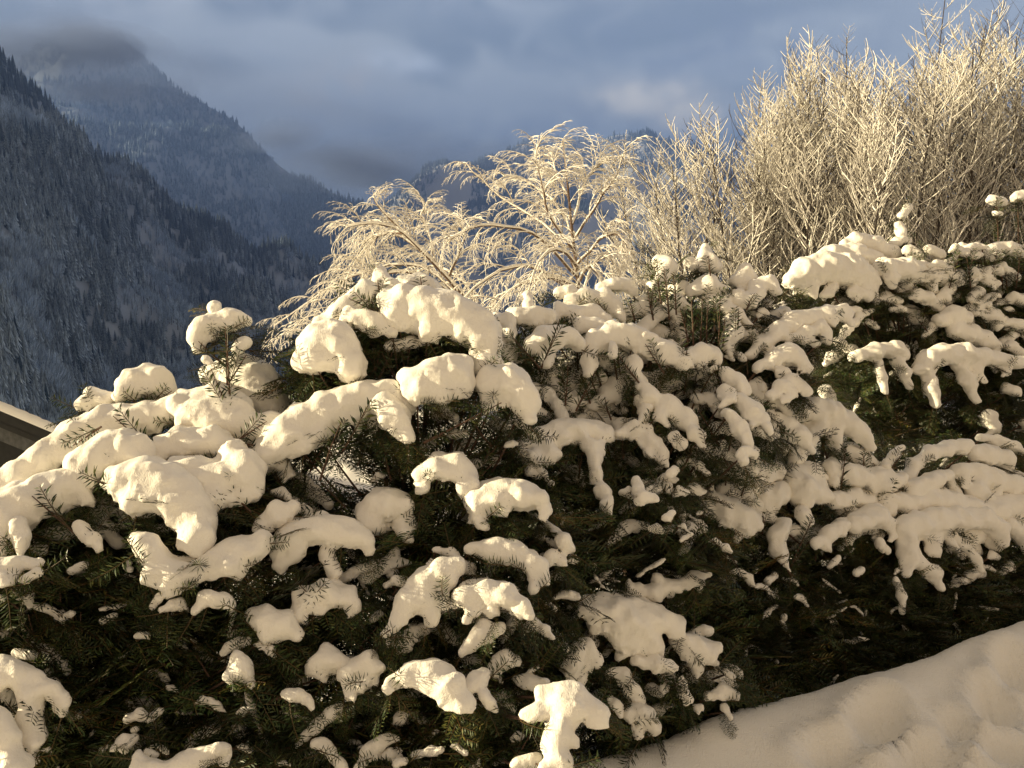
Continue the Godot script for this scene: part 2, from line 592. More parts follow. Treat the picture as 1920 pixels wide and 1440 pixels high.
func mountains() -> void:
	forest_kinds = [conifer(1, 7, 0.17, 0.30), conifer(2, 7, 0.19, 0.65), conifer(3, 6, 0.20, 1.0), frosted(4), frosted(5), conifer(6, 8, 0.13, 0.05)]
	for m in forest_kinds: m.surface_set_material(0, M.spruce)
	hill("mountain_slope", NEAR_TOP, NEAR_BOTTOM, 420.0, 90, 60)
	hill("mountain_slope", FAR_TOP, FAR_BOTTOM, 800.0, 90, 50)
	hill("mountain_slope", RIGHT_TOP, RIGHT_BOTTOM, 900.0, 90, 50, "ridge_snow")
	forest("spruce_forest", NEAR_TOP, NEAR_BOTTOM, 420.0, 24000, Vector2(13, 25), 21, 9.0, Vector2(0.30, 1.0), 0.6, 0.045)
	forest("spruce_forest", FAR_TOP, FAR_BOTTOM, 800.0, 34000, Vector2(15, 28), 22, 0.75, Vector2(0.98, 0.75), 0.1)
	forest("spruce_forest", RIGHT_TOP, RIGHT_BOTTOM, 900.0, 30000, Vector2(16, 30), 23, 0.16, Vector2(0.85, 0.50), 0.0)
	# single spruces on the skyline of the near slope
	var r := RandomNumberGenerator.new()
	r.seed = 77
	for k in 150:
		var u := lerpf(0.24, 0.88, k / 149.0) + r.randf_range(-0.003, 0.003)
		var h := r.randf_range(17.0, 29.0)
		var b := Basis(Vector3.UP, r.randf() * TAU).scaled(Vector3(h * r.randf_range(0.9, 1.25), h, h * r.randf_range(0.9, 1.25)))
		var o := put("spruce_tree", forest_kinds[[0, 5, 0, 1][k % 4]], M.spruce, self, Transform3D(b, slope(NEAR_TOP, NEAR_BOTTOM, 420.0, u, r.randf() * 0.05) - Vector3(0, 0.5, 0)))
		tag(o, "dark spruce standing on the skyline ridge of the near mountain slope", "tree", "spruces along the skyline of the near slope")
	mist()


func mist() -> void:
	# banks of cloud hanging on the mountains: many thin puffs each, so that their edges fade
	var banks := [   # px, py, depth, spread px, spread py, puffs, size m, density
		[60, 100, 1450, 130, 30, 12, 170, 0.0013], [165, 75, 1500, 75, 35, 12, 150, 0.0024], [230, 172, 1480, 140, 10, 10, 75, 0.0017], [110, 172, 1480, 60, 12, 6, 85, 0.0016], [330, 120, 2300, 90, 40, 6, 200, 0.0007],
		[520, 265, 1800, 45, 25, 8, 115, 0.0016], [600, 300, 1800, 80, 30, 10, 150, 0.0013], [700, 325, 1900, 80, 22, 9, 150, 0.0013], [860, 300, 2500, 120, 20, 9, 200, 0.0008], [1060, 275, 2600, 120, 10, 9, 150, 0.0009],
	]
	# the bluish air of the valley
	var air := FogMaterial.new()
	air.resource_name = "haze"
	air.albedo = Color(0.52, 0.67, 1.0)
	air.density = 0.00030
	var veil := FogVolume.new()
	veil.name = "haze"
	veil.shape = RenderingServer.FOG_VOLUME_SHAPE_BOX
	veil.size = Vector3(9000, 900, 4600)
	veil.material = air
	veil.position = Vector3(700, 150, -2650)
	veil.set_meta("kind", "stuff")
	add_child(veil, true)
	var r := RandomNumberGenerator.new()
	r.seed = 515
	for k in banks.size():
		var q: Array = banks[k]
		var m := FogMaterial.new()
		m.resource_name = "mist"
		m.albedo = Color(0.70, 0.79, 1.0)
		m.density = q[7]
		for n in q[5]:
			var f := FogVolume.new()
			f.name = "mist"
			f.shape = RenderingServer.FOG_VOLUME_SHAPE_ELLIPSOID
			var s: float = q[6] * r.randf_range(0.6, 1.35)
			f.size = Vector3(s * r.randf_range(1.1, 1.9), s * r.randf_range(0.35, 0.6), s)
			f.material = m
			f.transform = Transform3D(Basis.from_euler(Vector3(0, r.randf() * TAU, r.randf_range(-0.2, 0.1))), P(q[0] + q[3] * r.randfn(0.0, 0.5), q[1] + q[4] * r.randfn(0.0, 0.5), q[2] + r.randf_range(-80, 160)))
			f.set_meta("kind", "stuff")
			add_child(f, true)


# ---------------------------------------------------------------- houses beyond the hedge
func houses() -> void:
	# the chalet at the left edge: a snowy roof edge over two boards
	var ea0 := P(-330, 612, 12.8)
	var eb0 := P(225, 847, 14.6)
	var ex := (eb0 - ea0).normalized()
	var out0 := ex.cross(Vector3.UP).normalized()
	var face0 := Basis(ex, out0.cross(ex), out0)
	var len := (eb0 - ea0).length()
	var mid := (ea0 + eb0) * 0.5
	var c := base("chalet", Vector3(mid.x, mid.y - 4.5, mid.z) - face0.z * 3.0, "dark timber chalet with a snowy roof edge over two boards at the left edge", "house")
	var inv := c.transform.affine_inverse()
	var fall := Basis(face0.x, -0.26) * face0          # the roof falls away from the lawn
	var b0 := Buf.new()
	b0.box(inv * Transform3D(fall, mid - fall.z * 3.0 - fall.y * 0.24), Vector3(len, 0.16, 5.9))
	put("roof", b0.mesh(), M.dark_wood, c)
	var at0 := PackedVector3Array()
	for j in 40:
		for i in 90:
			var q := Vector2(clampf((i - 1) / 87.0, 0, 1) - 0.5, clampf((j - 1) / 37.0, 0, 1))
			var lip := i == 0 or j == 0 or i == 89 or j == 39
			var hh := -0.15 if lip else 0.0 + 0.012 * nz.get_noise_2d(i * 0.6, j * 0.5)
			at0.append(inv * (mid + fall * Vector3(q.x * len, hh, 0.06 - 6.1 * q.y)))
	put("snow", smooth_grid(90, 40, at0, PackedByteArray(), true), M.ground_snow, c)
	b0 = Buf.new()
	b0.box(inv * Transform3D(face0, mid + face0.y * -0.275), Vector3(len, 0.25, 0.05))
	put("fascia", b0.mesh(), M.dark_wood, c)
	b0 = Buf.new()
	b0.box(inv * Transform3D(face0, mid + face0.y * -0.51 - face0.z * 0.05), Vector3(len, 0.22, 0.05))
	put("board", b0.mesh(), M.grey_board, c)
	b0 = Buf.new()
	b0.box(inv * Transform3D(face0, mid + face0.y * -3.3 - face0.z * 2.2), Vector3(len - 1.4, 3.0, 3.2))
	b0.box(inv * Transform3D(face0, mid + face0.y * -1.2 - face0.z * 0.9), Vector3(len - 1.4, 1.25, 0.5))
	put("wall", b0.mesh(), M.dark_wood, c)
	# the house lower down, in the gaps of the hedge: a sunny snow roof and a plastered wall
	var rl := P(430, 722, 22.0)
	var rr := P(1060, 806, 20.5)
	var ea := P(900, 985, 16.5)
	var h := base("lower_house", Vector3(rl.x, -7.6, rl.z), "plastered house with a wide snow roof seen through the hedge", "house")
	inv = h.transform.affine_inverse()
	var el := Vector3(rl.x, ea.y + 0.25, ea.z - 0.9)
	var er := Vector3(rr.x + 0.6, ea.y, ea.z + 0.6)
	var at := PackedVector3Array()
	var dents := []
	for k in 9: dents.append(Vector2(0.16 + 0.035 * k, 0.055 + 0.003 * k))
	for j in 60:
		for i in 160:
			var q := Vector2(i / 159.0, j / 59.0)
			var p := rl.lerp(rr, q.x).lerp(el.lerp(er, q.x), q.y)
			p.y += 0.03 * nz.get_noise_2d(i * 0.1, j * 0.1) - (0.35 if j == 59 else 0.0)
			for t in dents: p.y -= 0.07 * exp(-pow((q - t).length() / 0.008, 2.0))
			at.append(inv * p)
	put("snow", smooth_grid(160, 60, at, PackedByteArray(), false), M.ground_snow, h)
	var b := Buf.new()
	var wl := Vector3(el.x, 0, el.z - 0.7)
	var wr := Vector3(er.x, 0, er.z - 0.7)
	var face := Basis((wr - wl).normalized(), Vector3.UP, (wr - wl).normalized().cross(Vector3.UP))
	var wm := (wl + wr) * 0.5
	wm.y = ea.y - 1.9
	b.box(inv * Transform3D(face, wm - face.z * 2.2), Vector3((wr - wl).length(), 3.3, 4.4))
	put("wall", b.mesh(), M.plaster, h)
	for x in [P(925, 1085, 16.2).x, P(925, 1085, 16.2).x - 3.1]:
		var f: float = (x - wl.x) / (wr.x - wl.x)
		var o := wl.lerp(wr, f)
		o.y = P(925, 1095, 16.2).y - 0.25
		b = Buf.new()
		for k in [[-0.45, 0, 0.1, 1.2], [0.45, 0, 0.1, 1.2], [0, 0.55, 0.8, 0.1], [0, -0.55, 0.8, 0.1], [0, 0, 0.06, 1.0]]:
			b.box(inv * Transform3D(face, o + face.x * k[0] + Vector3(0, k[1], 0) + face.z * 0.02), Vector3(k[2], k[3], 0.09))
		var w := put("window", b.mesh(), M.window_frame, h)
		b = Buf.new()
		b.box(inv * Transform3D(face, o + face.z * 0.006), Vector3(0.8, 1.0, 0.03))
		put("pane", b.mesh(), M.glass, w)
	# the low fence behind the hedge
	var a := P(600, 1222, 4.3)
	var z := P(800, 1188, 4.9)
	var dirf := (z - a)
	var fence := base("wooden_fence", Vector3(a.x, ground_y(a.x, a.z), a.z), "weathered post and rail fence with snow on its rails behind the hedge", "fence")
	inv = fence.transform.affine_inverse()
	for k in 4:
		var p := a + dirf * (k - 0.9) * 0.62
		var gy := ground_y(p.x, p.z)
		b = Buf.new()
		b.tube(PackedVector3Array([inv * Vector3(p.x, gy - 0.1, p.z), inv * Vector3(p.x, p.y + 0.14, p.z), inv * Vector3(p.x, p.y + 0.17, p.z)]), PackedFloat32Array([0.04, 0.036, 0.026]), 10)
		put("post", b.mesh(), M.grey_board, fence)
	for k in 2:
		var off := Vector3(0, -0.28 * k, 0.06)
		b = Buf.new()
		b.tube(PackedVector3Array([inv * (a - dirf * 0.6 + off), inv * (a + dirf * 0.4 + off), inv * (a + dirf * 1.4 + off)]), PackedFloat32Array([0.032, 0.034, 0.031]), 8)
		var rail := put("rail", b.mesh(), M.log_wood, fence)
		b = Buf.new()
		var pts := PackedVector3Array()
		var rad := PackedFloat32Array()
		for i in 30:
			pts.append(inv * (a + dirf * (-0.55 + 1.9 * i / 29.0) + off + Vector3(0, 0.032, 0)))
			rad.append(0.032 + 0.012 * nz.get_noise_1d(i * 0.7 + k * 50))
		b.tube(pts, rad, 8)
		put("snow", b.mesh(), M.snow, rail)


# ---------------------------------------------------------------- leafless trees full of snow
func bend(from: Vector3, dir: Vector3, length: float, pull: Vector3, steps: int, wob: float, r: RandomNumberGenerator) -> PackedVector3Array:
	var pts := PackedVector3Array([from])
	var p := from
	var q := dir.normalized()
	for k in steps:
		q = (q + pull / steps + Vector3(r.randf_range(-1, 1), r.randf_range(-1, 1), r.randf_range(-1, 1)) * wob).normalized()
		p += q * length / steps
		pts.append(p)
	return pts


func taper(a: float, b: float, n: int) -> PackedFloat32Array:
	var o := PackedFloat32Array()
	for k in n: o.append(lerpf(a, b, k / maxf(1.0, n - 1.0)))
	return o


func snow_on(b: Buf, pts: PackedVector3Array, bark: PackedFloat32Array, depth: float, r: RandomNumberGenerator, sides := 5) -> void:
	var s := PackedVector3Array()
	var rad := PackedFloat32Array()
	for k in pts.size():
		var t := (pts[mini(k + 1, pts.size() - 1)] - pts[maxi(k - 1, 0)]).normalized()
		var lies := clampf(1.25 - absf(t.y), 0.15, 1.0)
		var h := (bark[k] * 0.6 + depth * lies) * r.randf_range(0.75, 1.2)
		s.append(pts[k] + Vector3(0, bark[k] * 0.75 + h * 0.55, 0))
		rad.append(h)
	b.tube(s, rad, sides)


func twig_mesh(sd: int, weeping: bool, bark_mat: Material, bare := false) -> ArrayMesh:         # a branchlet about one metre long, along x
	var r := RandomNumberGenerator.new()
	r.seed = sd
	var w := Buf.new()
	var s := Buf.new()
	var pull := Vector3(0.0, -1.3, 0.0) if weeping else Vector3(0.0, 0.55, 0.0)
	var main := bend(Vector3.ZERO, Vector3(1, 0.35 if weeping else 0.1, 0), 1.0, pull, 8, 0.06, r)
	var mr := taper(0.0070, 0.0028, main.size()) if weeping else taper(0.0070, 0.0026, main.size())
	w.tube(main, mr, 4)
	snow_on(s, main, mr, 0.0080 if weeping else 0.0070, r)
	var subs := 9 if weeping else 8
	for k in subs:
		var f := 0.12 + 0.80 * k / (subs - 1.0)
		var seg := f * 8.0
		var j := int(seg)
		var at := main[j].lerp(main[mini(j + 1, 8)], seg - j)
		var t := (main[mini(j + 1, 8)] - main[j]).normalized()
		var side := 1.0 if k % 2 == 0 else -1.0
		var out := (t * 0.8 + t.cross(Vector3.UP).normalized() * side * r.randf_range(0.5, 0.9 if weeping else 1.3) + Vector3(0, r.randf_range(-0.15, 0.45), 0)).normalized()
		var sub := bend(at, out, ((0.52 if weeping else 0.58) - 0.28 * f) * r.randf_range(0.7, 1.25), pull * (1.1 if weeping else 0.9), 5, 0.08, r)
		var sr := taper(0.0042, 0.0018, sub.size()) if weeping else taper(0.0042, 0.0020, sub.size())
		w.tube(sub, sr, 3, Color.WHITE, false)
		snow_on(s, sub, sr, 0.0064 if weeping else 0.0057, r, 4)
		for m in (2 if weeping else 0):
			var g := 1 + m * 2
			var o2 := ((sub[g + 1] - sub[g]).normalized() + Vector3(r.randf_range(-0.7, 0.7), r.randf_range(-0.2, 0.6), r.randf_range(-0.7, 0.7))).normalized()
			var tiny := bend(sub[g], o2, r.randf_range(0.07, 0.17), pull * 0.8, 3, 0.08, r)
			var tr := taper(0.0026, 0.0014, tiny.size())
			w.tube(tiny, tr, 3, Color.WHITE, false)
			snow_on(s, tiny, tr, 0.0075, r, 4)
	return two(w, bark_mat, Buf.new() if bare else s, M.twig_snow)


func line(pts: Array, d: float, wob: float, r: RandomNumberGenerator) -> PackedVector3Array:      # photo points at depth d, rounded off
	var o := PackedVector3Array()
	var n := (pts.size() - 1) * 4 + 1
	for k in n:
		var l := []
		for p in pts: l.append([p[0], p[1], d + (p[2] if p.size() > 2 else 0.0)])
		o.append(along(l, k / (n - 1.0)) + Vector3(r.randf_range(-1, 1), r.randf_range(-1, 1), r.randf_range(-1, 1)) * wob)
	return o


func at_len(pts: PackedVector3Array, f: float) -> Array:
	var seg := clampf(f, 0.0, 0.999) * (pts.size() - 1)
	var j := int(seg)
	return [pts[j].lerp(pts[j + 1], seg - j), (pts[j + 1] - pts[j]).normalized()]


func trees() -> void:
	var weep := []
	var rise := []
	for k in 4:
		weep.append(twig_mesh(100 + k, true, M.birch_bark))
		rise.append(twig_mesh(200 + k, false, M.twig_bark, k == 3))
	# two weeping birches
	birch("slender weeping birch with upright tip, every twig coated in rime", 9.0, [[1098, 800], [1086, 560], [1070, 410], [1056, 262]], [
		[[1084, 520], [1040, 440, 0.1], [940, 370, 0.3], [877, 312, 0.3]], [[1080, 480], [1030, 400, -0.3], [1012, 330, -0.4], [1005, 285, -0.4]], [[1076, 450], [1120, 380, -0.2], [1148, 340, -0.3], [1168, 300, -0.3]],
		[[1080, 500], [1140, 440, -0.3], [1175, 460, -0.4], [1190, 530, -0.5]], [[1084, 520], [1000, 440, -0.5], [900, 425, -0.7], [835, 455, -0.8]], [[1086, 560], [990, 500, -0.4], [890, 540, -0.7], [820, 640, -0.8]],
		[[1086, 560], [1125, 480, 0.4], [1160, 510, 0.6], [1170, 600, 0.6]], [[1074, 440], [1040, 380, 0.5], [985, 340, 0.8], [945, 330, 0.9]], [[1072, 420], [1095, 350, 0.4], [1112, 320, 0.5], [1140, 300, 0.5]],
		[[1086, 540], [1020, 520, -0.7], [940, 560, -1.0], [900, 640, -1.1]], [[1068, 380], [1045, 330, 0.1], [1035, 290, 0.2]], [[1082, 500], [1050, 470, -0.8], [1010, 490, -1.2], [985, 580, -1.3]], [[1084, 530], [1110, 500, -0.7], [1130, 550, -1.0], [1130, 640, -1.0]],
	], weep, 1)
	birch("low arching birch bowed to the left under rime", 9.6, [[1010, 860], [930, 640], [820, 500], [720, 400], [700, 368]], [
		[[900, 600], [790, 500, 0.2], [660, 520, 0.3], [515, 612, 0.2]], [[860, 550], [760, 440, -0.3], [690, 420, -0.4], [650, 425, -0.4]], [[880, 570], [760, 510, -0.5], [650, 550, -0.7], [560, 640, -0.8]], [[820, 500], [800, 430, 0.4], [790, 400, 0.5], [800, 385, 0.5]],
		[[800, 480], [740, 440, 0.3], [690, 450, 0.4], [655, 500, 0.4]], [[930, 640], [800, 590, -0.6], [700, 610, -0.9], [630, 700, -1.0]], [[840, 520], [870, 450, -0.3], [860, 420, -0.3]], [[900, 610], [870, 530, 0.6], [800, 500, 0.9], [740, 560, 1.0]],
		[[940, 660], [850, 640, -0.4], [740, 660, -0.7], [660, 740, -0.8]], [[760, 440], [720, 440, 0.2], [680, 470, 0.2], [640, 540, 0.1]], [[880, 580], [800, 560, 0.5], [700, 570, 0.7], [600, 610, 0.7]],
	], weep, 2)
	# the thicket of young larches and hazels at the right: [x of foot, x of top, y of top, depth, stems, look]
	var kinds := [
		[1330, 1262, 310, 10.6, 5, "outermost leafless sapling at the left edge of the snowy thicket"],
		[1385, 1335, 255, 11.4, 5, "snow-coated sapling second from the left in the leafless thicket"],
		[1440, 1420, 195, 11.0, 5, "fanned snowy sapling rising where the thicket begins to climb"],
		[1510, 1500, 135, 11.8, 5, "tall narrow snowy sapling left of the first larch leader"],
		[1590, 1588, 70, 12.2, 4, "young larch with short whorled leader at the middle of the thicket"],
		[1650, 1655, 150, 10.8, 5, "dense snowy sapling between the two larch leaders"],
		[1735, 1772, -10, 12.4, 4, "tallest young larch with wide bare whorls against the sky"],
		[1800, 1825, 90, 10.9, 5, "snowy sapling just right of the tallest larch"],
		[1870, 1905, 70, 11.6, 5, "snowy larch leaning out at the right edge of the picture"],
		[1950, 1990, 40, 11.0, 5, "snowy sapling cut by the right edge of the picture"],
		[1460, 1465, 190, 12.8, 5, "dimmer sapling deep in the left half of the thicket"],
		[1620, 1625, 170, 13.2, 5, "dimmer sapling behind the first larch leader"],
		[2060, 2110, 60, 11.2, 5, "snowy sapling just past the right edge of the picture"],
		[2200, 2250, 110, 11.8, 5, "outermost snowy sapling past the right edge of the picture"],
		[1535, 1545, 140, 11.3, 6, "bushy sapling filling the middle of the thicket just left of the whorled leader"],
		[1600, 1610, 160, 10.4, 6, "nearest of the snowy saplings in the middle of the thicket"],
		[1700, 1705, 150, 11.6, 6, "sapling with crossing twigs left of the tallest larch"],
		[1840, 1860, 130, 13.4, 5, "dimmer sapling behind the right end of the thicket"],
	]
	for k in kinds.size():
		sapling(kinds[k], rise, 300 + k)


func birch(label: String, d: float, stem: Array, limbs: Array, twigs: Array, sd: int) -> void:
	var r := RandomNumberGenerator.new()
	r.seed = sd
	var foot := P(stem[0][0], stem[0][1], d)
	foot.y = ground_y(foot.x, foot.z) - 0.1
	var t := base("birch_tree", foot, label, "tree")
	var bufs := []
	for k in twigs.size(): bufs.append(PackedFloat32Array())
	var trunk := line(stem, d, 0.004, r)
	trunk.insert(0, foot)
	var w := Buf.new()
	var s := Buf.new()
	var rel := PackedVector3Array()
	for p in trunk: rel.append(p - foot)
	var tr := taper(0.034, 0.006, rel.size())
	w.tube(rel, tr, 7)
	snow_on(s, rel, tr, 0.010, r)
	put("trunk", two(w, M.birch_bark, s, M.twig_snow), null, t)
	for k in 26:
		var f := lerpf(0.35, 1.0, k / 25.0)
		var a := at_len(trunk, f)
		scatter(bufs, a[0], a[1], lerpf(0.75, 0.28, f), r, -0.1)
	for l in limbs:
		var pts := line(l, d, 0.012, r)
		w = Buf.new()
		s = Buf.new()
		rel = PackedVector3Array()
		for p in pts: rel.append(p - foot)
		tr = taper(0.015, 0.004, rel.size())
		w.tube(rel, tr, 5)
		snow_on(s, rel, tr, 0.011, r)
		put("branch", two(w, M.birch_bark, s, M.twig_snow), null, t)
		for k in 19:
			var f := lerpf(0.18, 1.0, k / 18.0)
			var a := at_len(pts, f)
			scatter(bufs, a[0], a[1], r.randf_range(0.30, 0.62) * lerpf(1.1, 0.8, f), r, 0.1)
	for k in twigs.size():
		for q in range(0, bufs[k].size(), 16):
			bufs[k][q + 3] -= foot.x
			bufs[k][q + 7] -= foot.y
			bufs[k][q + 11] -= foot.z
		many("twigs", twigs[k], bufs[k], t)


func scatter(bufs: Array, at: Vector3, along_dir: Vector3, size: float, r: RandomNumberGenerator, lift: float) -> void:
	var side := along_dir.cross(Vector3(r.randf_range(-1, 1), r.randf_range(-1, 1), r.randf_range(-1, 1))).normalized()
	var dir := along_dir * r.randf_range(0.5, 1.0) + side * r.randf_range(0.5, 1.0) + Vector3(0, lift, 0)
	var b := aim(dir, r.randf_range(-0.35, 0.35)) * Basis.from_scale(Vector3.ONE * size)
	row(bufs[r.randi() % bufs.size()], b, at, Color.WHITE)


func sapling(k: Array, twigs: Array, sd: int) -> void:
	var r := RandomNumberGenerator.new()
	r.seed = sd
	var d: float = k[3]
	var foot := P(k[0], 600, d)
	foot.y = ground_y(foot.x, foot.z) - 0.05
	var top := P(k[1], k[2], d)
	var t := base("larch_tree", foot, k[5], "tree")
	var bufs := []
	for q in twigs.size(): bufs.append(PackedFloat32Array())
	var larch: bool = k[4] == 4
	for n in k[4]:
		var tip := top
		var start := foot + Vector3(r.randf_range(-0.3, 0.3), 0, r.randf_range(-0.4, 0.4))
		if n > 0:
			tip += Vector3(r.randf_range(-0.75, 0.75), -r.randf_range(0.15, 1.0) - (0.6 if larch else 0.0), r.randf_range(-1.3, 1.3))
		var pts := PackedVector3Array()
		for j in 13:
			var f := j / 12.0
			var p := start.lerp(tip, f) + Vector3(0, 0, 0)
			p.x = lerpf(start.x, tip.x, pow(f, 0.8))
			pts.append(p + Vector3(r.randf_range(-1, 1), 0, r.randf_range(-1, 1)) * 0.02)
		var rel := PackedVector3Array()
		for p in pts: rel.append(p - foot)
		var w := Buf.new()
		var s := Buf.new()
		var rad := taper(0.032, 0.006, rel.size())
		w.tube(rel, rad, 6)
		put("stem", w.mesh(), M.twig_bark, t)
		var height := tip.y - start.y
		var count := int(height * 11.0)
		for c in count:
			var f := lerpf(0.16, 0.985, (c + r.randf()) / count)
			var a := at_len(pts, f)
			var az := r.randf() * TAU
			var leader: bool = larch and n == 0 and f > 0.74
			var lift := r.randf_range(0.1, 0.5) if leader else r.randf_range(0.35, 1.5)
			var dir := Vector3(cos(az), lift, sin(az)) + Vector3(-0.12 - 0.5 * clampf((1450.0 - k[0]) / 120.0, 0.0, 1.0), 0, 0)
			var size := lerpf(1.15, 0.6, f) * r.randf_range(0.65, 1.3)
			if leader:
				if c % 2 != 0: continue
				size = lerpf(0.95, 0.30, (f - 0.74) / 0.26)
			row(bufs[r.randi() % bufs.size()], aim(dir, r.randf_range(-0.3, 0.3)) * Basis.from_scale(Vector3.ONE * size), a[0] - foot, Color.WHITE)
	for q in twigs.size(): many("twigs", twigs[q], bufs[q], t)


# ---------------------------------------------------------------- the yew hedge
func spray_mesh(sd: int, upright: bool) -> ArrayMesh:     # a yew branchlet about 0.24 m long, along x; needles in two ranks (round the stem on an upright shoot)
	var r := RandomNumberGenerator.new()
	r.seed = sd
	var b := Buf.new()
	var stem := Color(0.085, 0.060, 0.028)
	var main := bend(Vector3.ZERO, Vector3(1, 0.08, 0), 0.18 if upright else 0.24, Vector3(0, -0.12 if not upright else 0.0, r.randf_range(-0.25, 0.25)), 6, 0.03, r)
	b.tube(main, taper(0.0022, 0.0009, main.size()), 4, stem, false)
	needles(b, main, 21 if upright else 12, upright, r, 0.1)
	if not upright:
		for k in 6:
			var a := at_len(main, 0.10 + 0.13 * k)
			var side := 1.0 if k % 2 == 0 else -1.0
			var across: Vector3 = (a[1] as Vector3).cross(Vector3.UP).normalized()
			var out: Vector3 = a[1] * 0.8 + across * side * r.randf_range(0.7, 1.1) + Vector3(0, r.randf_range(-0.12, 0.25), 0)
			var sub := bend(a[0], out, (0.13 - 0.012 * k) * r.randf_range(0.75, 1.2), Vector3(0.1, -0.1, 0), 4, 0.04, r)
			b.tube(sub, taper(0.0013, 0.0007, sub.size()), 3, stem, false)
			needles(b, sub, int(8 - 0.6 * k), false, r, 0.15)
	var m := b.mesh()
	m.surface_set_material(0, M.yew_needles)
	return m


func needles(b: Buf, pts: PackedVector3Array, pairs: int, round_stem: bool, r: RandomNumberGenerator, from: float) -> void:
	for k in pairs:
		var f := lerpf(from, 0.97, k / maxf(1.0, pairs - 1.0))
		var a := at_len(pts, f)
		var t: Vector3 = a[1]
		var u := t.cross(Vector3.UP)
		if u.length() < 0.1: u = t.cross(Vector3.RIGHT)
		u = u.normalized()
		var v := u.cross(t)
		for s in 2:
			var w := r.randf_range(-0.35, 0.35) + (PI if s else 0.0)
			if round_stem: w = k * 2.4 + s * PI
			var out := u * cos(w) + v * (sin(w) if round_stem else absf(sin(w)) * 0.8)
			var dir := (out + t * r.randf_range(0.35, 0.8)).normalized()
			var len := r.randf_range(0.030, 0.044) * (1.0 - 0.45 * smoothstep(0.75, 1.0, f))
			var flat := dir.cross(t.cross(dir)).normalized()
			var wide := dir.cross(Vector3(r.randf_range(-0.3, 0.3), 1, r.randf_range(-0.3, 0.3))).normalized() * 0.0031
			if round_stem: wide = (t - dir * t.dot(dir)).normalized() * 0.0027
			var p: Vector3 = a[0]
			var mid := p + dir * len * 0.5
			var tip := p + dir * len - Vector3(0, len * 0.12, 0)
			var g := r.randf_range(0.7, 1.3)
			var c := Color(0.027, 0.047, 0.018).lerp(Color(0.070, 0.076, 0.022), pow(r.randf(), 2.5)) * g
			b.quad(p - wide * 0.35, mid - wide, tip, mid + wide, c)


func bush(key: String, label: String, plane: Array, foot: Vector3) -> void:
	# plane: [depth, at px, at py, more depth per 1000 px to the right, more depth per 1000 px upwards]
	var o := base("yew_bush", foot, label, "bush", "")
	var bufs := []
	for k in sprays.size(): bufs.append(PackedFloat32Array())
	bushes[key] = {"node": o, "plane": plane, "foot": foot, "sprays": bufs, "tufts": [PackedFloat32Array(), PackedFloat32Array(), PackedFloat32Array()], "dabs": [PackedFloat32Array(), PackedFloat32Array(), PackedFloat32Array()], "limbs": []}


var branches := true


func depth(key: String, px: float, py: float) -> float:
	var q: Array = bushes[key].plane
	return q[0] + q[3] * (px - q[1]) / 1000.0 + q[4] * (q[2] - py) / 1000.0


